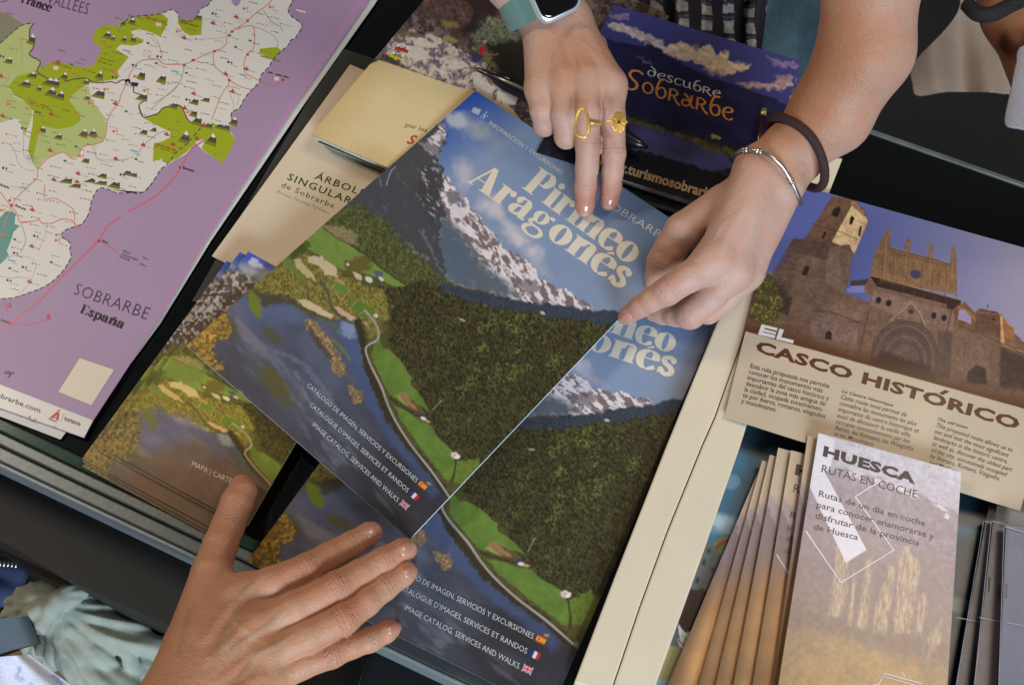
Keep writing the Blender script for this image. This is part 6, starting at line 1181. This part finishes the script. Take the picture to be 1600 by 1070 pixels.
tube("elastic", PT, .0030, M_TIE, tie, True, 10)
# clothing of the person opposite
def drape(name, quad, z, nu, nv, fold, fn, m, parent, thick=.002):
    sh = Sheet(quad, z, fold); return sh.raster(name, nu, nv, fn, m, thick, (40, 40, 44), parent)
M_CLOTH = mat("woven_cotton", None, .85, attr="Col", noise=.12, nscale=700, bump=.3, bscale=1500)
def checks(x, y, u, v):
    p = Paint(x, y, (20, 20, 34)); U = u*8+.35*np.sin(v*4)+.3*(fbm(x, y, 30, 2, 240)-.5); Vv = v*9+.8*u+.5*(fbm(x, y, 26, 2, 241)-.5)
    a_ = (np.abs((U % 1)-.5) < .23); b_ = (np.abs((Vv % 1)-.5) < .30); p.c[a_ & b_] = (150, 150, 152); p.c[a_ & ~b_] = (26, 28, 46); st = (np.abs((Vv % 1)-.06) < .05); p.c[st & a_] = (70, 76, 100); p.grain(.2, 5, 242); return p.c
shirt = drape("shirt", [(860, -190), (1215, -120), (1185, 120), (905, 110)], [-.03, -.03, -.09, -.09], 150, 110, lambda u, v: .012*np.sin(u*19+3*v)+.02*np.sin(u*np.pi)+.005*np.sin(u*43-2*v), checks, M_CLOTH, pA)
def denim(x, y, u, v):
    p = Paint(x, y, (84, 118, 136)); p.c = p.c*(.85+.3*fbm(x, y, 40, 3, 245))[:, None]; p.grain(.10, 2.5, 246, 2); return p.c
jeans = drape("jeans", [(1120, -170), (1300, -150), (1290, 330), (1140, 300)], [-.14, -.14, -.40, -.40], 60, 60, lambda u, v: .05*np.sin(u*np.pi)+.004*np.sin(u*13+v*9), denim, M_CLOTH, pA)
dark = drape("dark_vest", [(600, -320), (1180, -300), (1150, 340), (560, 300)], [-.32, -.32, -.5, -.5], 40, 40, lambda u, v: .03*np.sin(u*9), lambda x, y, u, v: np.array([16, 15, 18.])*np.ones((len(x), 1)), M_CLOTH, pA)
# black marker pen lying under the hand
pen = empty("marker_pen", at(880, 170, .035), "thick black pen lying under the ringed hand across the books", "pen")
pa, pbb = at(744, 108, .0335), at(1012, 231, .0405); d = pbb-pa
prof = [(0, .0012), (.01, .0016), (.05, .0018), (.09, .0026), (.13, .0050), (.2, .0068), (.45, .0072), (.75, .0070), (.86, .0060), (.94, .0040), (1.0, .0012)]
tube("barrel", [pa+d*t for t, r in prof], [r for t, r in prof], M_BLACKPL, pen, False, 16)
tube("clip", [pa+d*.04+np.array([.001, -.002, .0046]), pa+d*.10+np.array([.001, -.002, .0066]), pa+d*.2+np.array([.001, -.002, .0086])], [.0006, .0008, .0009], M_BLACKPL, pen, False, 6)
pe2 = empty("pencil", at(1192, 190, .032), "dark red pencil with pale metal tip lying on the dusk blue book", "pencil")
A0, A1, A2 = at(1194.5, 170, .0325), at(1192, 182, .0325), at(1184, 236, .0325)
tube("metal_tip", [A0, A0+(A1-A0)*.08, A0+(A1-A0)*.5, A1], [.0014, .0022, .0023, .0023], mat("pale_tip", (200, 180, 140), .3, metal=.8), pe2, False, 12); tube("barrel", [A1, A2], [.0023, .0023], mat("dark_red_lacquer", (56, 14, 18), .3, coat=.3), pe2, False, 12)
# ------------------------------------------------------------------ third person, upper right
pC = empty("person", at(1560, -100, 0), "person at the upper right corner in white shirt with tanned forearm", "person")
c = Body(); c.palm = [(J(1585, 20, -.02, 42), J(1625, 150, -.03, 34), .02), (J(1585, 20, -.02, 42), J(1540, -150, -.0, 60), .02)]
skin_mesh("body", c, .0025, (126, 82, 54), [], [], pC, skin_mat("deep_tanned_skin", (126, 82, 54)))
def plain(col, s=0): return lambda x, y, u, v: np.array(col, float)*(.93+.12*fbm(x, y, 30, 3, 250+s))[:, None]
def cut_cloth(name, outline, z, n, fold, col, m, parent):
    """piece of hanging cloth: grid cut to an outline (photo pixels), with folds"""
    O = catmull(outline, 5, True); P = np.array(O); x0, y0 = P.min(0); x1, y1 = P.max(0); u, v = np.meshgrid(np.linspace(0, 1, n), np.linspace(0, 1, n)); x = x0+(x1-x0)*u; y = y0+(y1-y0)*v
    W = at(x, y, z+fold(u, v)).reshape(-1, 3); F = []
    for i in range(n-1):
        for j in range(n-1):
            if inside(x[i, j]+(x1-x0)/n/2, y[i, j]+(y1-y0)/n/2, O): a_ = i*n+j; F.append((a_, a_+n, a_+n+1, a_+1))
    used = sorted({k for f in F for k in f}); mp_ = {k: i for i, k in enumerate(used)}; V = W[used]; F = [tuple(mp_[k] for k in f) for f in F]
    V2 = np.r_[V, V-np.array([0, 0, .0015])]; k = len(V); F2 = F+[tuple(q+k for q in f[::-1]) for f in F]; E = {}
    for f in F:
        for a_, b_ in zip(f, f[1:]+f[:1]): E[(a_, b_)] = 1
    F2 += [(b_, a_, a_+k, b_+k) for (a_, b_) in E if (b_, a_) not in E]
    me = mesh(name, V2, F2); X_ = V2; setcol(me, lin(np.array(col, float)*(.93+.12*fbm(X_[:, 0]*900, X_[:, 1]*900, 25, 3, 280))[:, None])); return link(name, me, parent, [m], True)
cut_cloth("white_shirt", [(1508, -60), (1500, 10), (1474, 50), (1440, 84), (1424, 108), (1426, 130), (1434, 149), (1480, 143), (1540, 143), (1600, 144), (1640, 100), (1640, -60)], -.14, 210, lambda u, v: .010*np.sin(u*9+2*v)+.004*np.sin(u*21-3*v)-.03*v-.03*(1-u)**6, (156, 143, 136), M_CLOTH, pC)
cut_cloth("cuff", [(1602, 70), (1588, 100), (1580, 140), (1572, 175), (1572, 194), (1590, 200), (1640, 205), (1700, 180), (1700, 60)], -.008, 150, lambda u, v: .012*np.sin(u*5+v), (150, 150, 162), M_CLOTH, pC)
bp_ = [at(1512, 8, .012), at(1528, 22, .018), at(1552, 22, .022), (at(1580, 8, .022)), at(1610, -6, .02)]
tube("braided_band", catmull([tuple(p) for p in bp_], 8), .0062, mat("dark_woven_band", (22, 22, 24), .85, noise=.5, nscale=500, bump=.8, bscale=900), tag(bb := empty("wristband", at(1550, 10, .02)), "wide black woven band on the tanned forearm at the upper right", "wristband"), False, 10)
# the dark clothes behind the counter
bk = drape("dark_trousers", [(1270, -300), (2300, -200), (2300, 560), (1300, 330)], [-.45, -.45, -.5, -.5], 30, 30, lambda u, v: .02*np.sin(u*11), plain((11, 11, 12), 5), M_CLOTH, pC)
# ------------------------------------------------------------------ lower left: scarf, strap, clothes
KN = Body(); z0 = -.16
def SJ(x, y, z, r): return J(x, y, z, r)
KN.kk = .0015
def chain(pts, k=.004):
    js = [SJ(*p) for p in catmull(pts, 3)]
    for q0, q1 in zip(js[:-1], js[1:]): KN.palm.append((q0, q1, k))
for pts in [[(92, 985, -.215, 58), (160, 990, -.22, 56), (240, 1000, -.24, 42), (330, 1030, -.25, 40)],
  [(170, 1030, -.212, 46), (235, 1042, -.222, 44)], [(120, 922, -.16, 8), (100, 930, -.158, 12), (84, 948, -.155, 12), (78, 962, -.158, 9)], [(120, 920, -.165, 8), (132, 918, -.167, 7), (112, 938, -.158, 10)],
  [(86, 926, -.17, 10), (60, 922, -.172, 12), (36, 932, -.175, 13), (20, 952, -.18, 13), (14, 978, -.185, 11)], [(84, 940, -.165, 10), (56, 938, -.165, 12), (36, 950, -.17, 12), (24, 970, -.175, 11)], [(80, 952, -.16, 10), (58, 956, -.16, 11), (44, 968, -.165, 10), (36, 980, -.17, 8)], [(74, 964, -.16, 8), (66, 978, -.160, 8), (64, 984, -.165, 5)],
  [(96, 950, -.17, 9), (130, 940, -.178, 11), (160, 940, -.19, 13), (200, 958, -.21, 14)], [(92, 960, -.168, 8), (130, 952, -.174, 11), (175, 958, -.19, 13), (240, 985, -.215, 15), (280, 1005, -.22, 16)],
  [(82, 968, -.17, 9), (120, 966, -.172, 12), (180, 978, -.185, 15), (250, 1010, -.20, 17), (300, 1030, -.2, 18)], [(76, 980, -.172, 9), (112, 984, -.172, 12), (160, 1000, -.18, 14), (220, 1012, -.19, 12), (262, 1022, -.2, 12)],
  [(70, 990, -.175, 9), (100, 1004, -.175, 13), (140, 1024, -.182, 18), (165, 1034, -.188, 15)], [(60, 1005, -.18, 10), (100, 1030, -.185, 16), (150, 1060, -.19, 22), (200, 1080, -.2, 24)], [(140, 1015, -.178, 7), (180, 1014, -.182, 6), (205, 1030, -.19, 7), (212, 1042, -.2, 6)]]: chain(pts, .0045)
M_KNIT = mat("sage_knit", None, .9, attr="Col", noise=.08, nscale=900, bump=.25, bscale=1600)
KC = at(84, 950, -.17)
def knf(p):
    q = p-KC; th = np.arctan2(q[:, 1], q[:, 0]); r = np.hypot(q[:, 0], q[:, 1]); w = np.clip((r-.012)/.03, 0, 1)
    return KN.f(p)+w*(.0013*np.sin(th*22+2.5*np.sin(r*45))+.0004*np.sin(th*51-r*60+4*np.sin(r*30)))+(1-w)*.0004*np.sin(q[:, 0]*330+q[:, 1]*420)
lo, hi = KN.bounds(); X, Q, G = nets(knf, lo, hi, .0020)
me = npmesh("knotted_scarf", X, Q); setcol(me, lin(np.ones((len(X), 3))*np.array([152, 158, 147.])*(.92+.16*fbm(X[:, 0]*1000, X[:, 1]*1000, 9, 3, 260))[:, None]))
sc = link("knotted_scarf", me, None, [M_KNIT], True); tag(sc, "pale sage green knitted scarf tied in a knot, bottom left below the counter", "scarf")
st = drape("bag_strap", [(-60, 972), (44, 962), (62, 1004), (-60, 1036)], [-.15, -.142, -.142, -.15], 40, 20, lambda u, v: -.012*u**6, plain((84, 100, 112), 7), mat("webbing", None, .7, attr="Col", bump=.5, bscale=900), None, .003); tag(st, "flat grey blue webbing strap pulled across the sage scarf", "strap")
def print_cloth(x, y, u, v):
    p = Paint(x, y, (208, 210, 226)); p.grain(.06, 20, 270)
    for cx, cy, c_ in [(30, 1046, (150, 150, 170)), (27, 1056, (160, 160, 176)), (34, 1060, (160, 160, 176)), (90, 1062, (110, 140, 200)), (84, 1056, (130, 150, 205)), (96, 1068, (110, 140, 200)), (48, 1068, (170, 160, 180))]: p.blob(cx, cy, 5, 3, cx, c_, .7, .5, .8, 4)
    return p.c
wsq = drape("patterned_blouse", [(-60, 1030), (46, 1022), (125, 1080), (-60, 1140)], [-.15, -.146, -.15, -.15], 50, 40, lambda u, v: .004*np.sin(u*11), print_cloth, M_CLOTH, None); tag(wsq, "white blouse with faint blue flower print at the bottom left corner", "blouse")
bg = Body(); bg.palm = [(J(-20, 890, -.30, 22), J(22, 898, -.31, 20), .01), (J(-30, 925, -.29, 26), J(24, 930, -.31, 16), .01)]
lo, hi = bg.bounds(); X, Q, G = nets(bg.f, lo, hi, .004); me = npmesh("backpack", X, Q); setcol(me, lin(np.ones((len(X), 3))*np.array([52, 66, 100.])))
bgp = link("backpack", me, None, [M_CLOTH], True); tag(bgp, "navy blue zipped backpack behind the scarf at the left edge", "backpack")
zt = [at(-10+6.2*k, 878+.05*k*k*1.4, -.262) for k in range(8)]
for i, p in enumerate(zt[:7]): tube("zip_tooth", [p+np.array([0, -.004, .002]), p+np.array([0, .004, .002])], .0012, M_SILV, bgp, False, 6)
lt = sheet_poly("light_panel", Sheet([(-60, 800), (100, 800), (100, 960), (-60, 960)], -.6), [(-40, 826), (0, 848), (26, 862), (58, 886), (80, 906), (40, 894), (0, 874), (-40, 850)], mat("white_paper_bag", (214, 220, 216), .5)); tag(lt, "narrow white paper bag edge on the floor beside the backpack", "paper bag")
dk = drape("dark_coat", [(-90, 868), (86, 880), (70, 1000), (-90, 1060)], [-.5, -.5, -.45, -.45], 20, 20, lambda u, v: .01*np.sin(u*9), plain((14, 14, 16), 9), M_CLOTH, None); tag(dk, "black coat seen in shadow behind the backpack and scarf", "coat")
bx = prism("black_case", [(398, 1050), (452, 1036), (584, 1010), (560, 1075), (540, 1200), (300, 1200)], -.062, -.072, M_BLACKPL, None, .001); tag(bx, "flat black case below the counter rail, under the spread hand", "case")
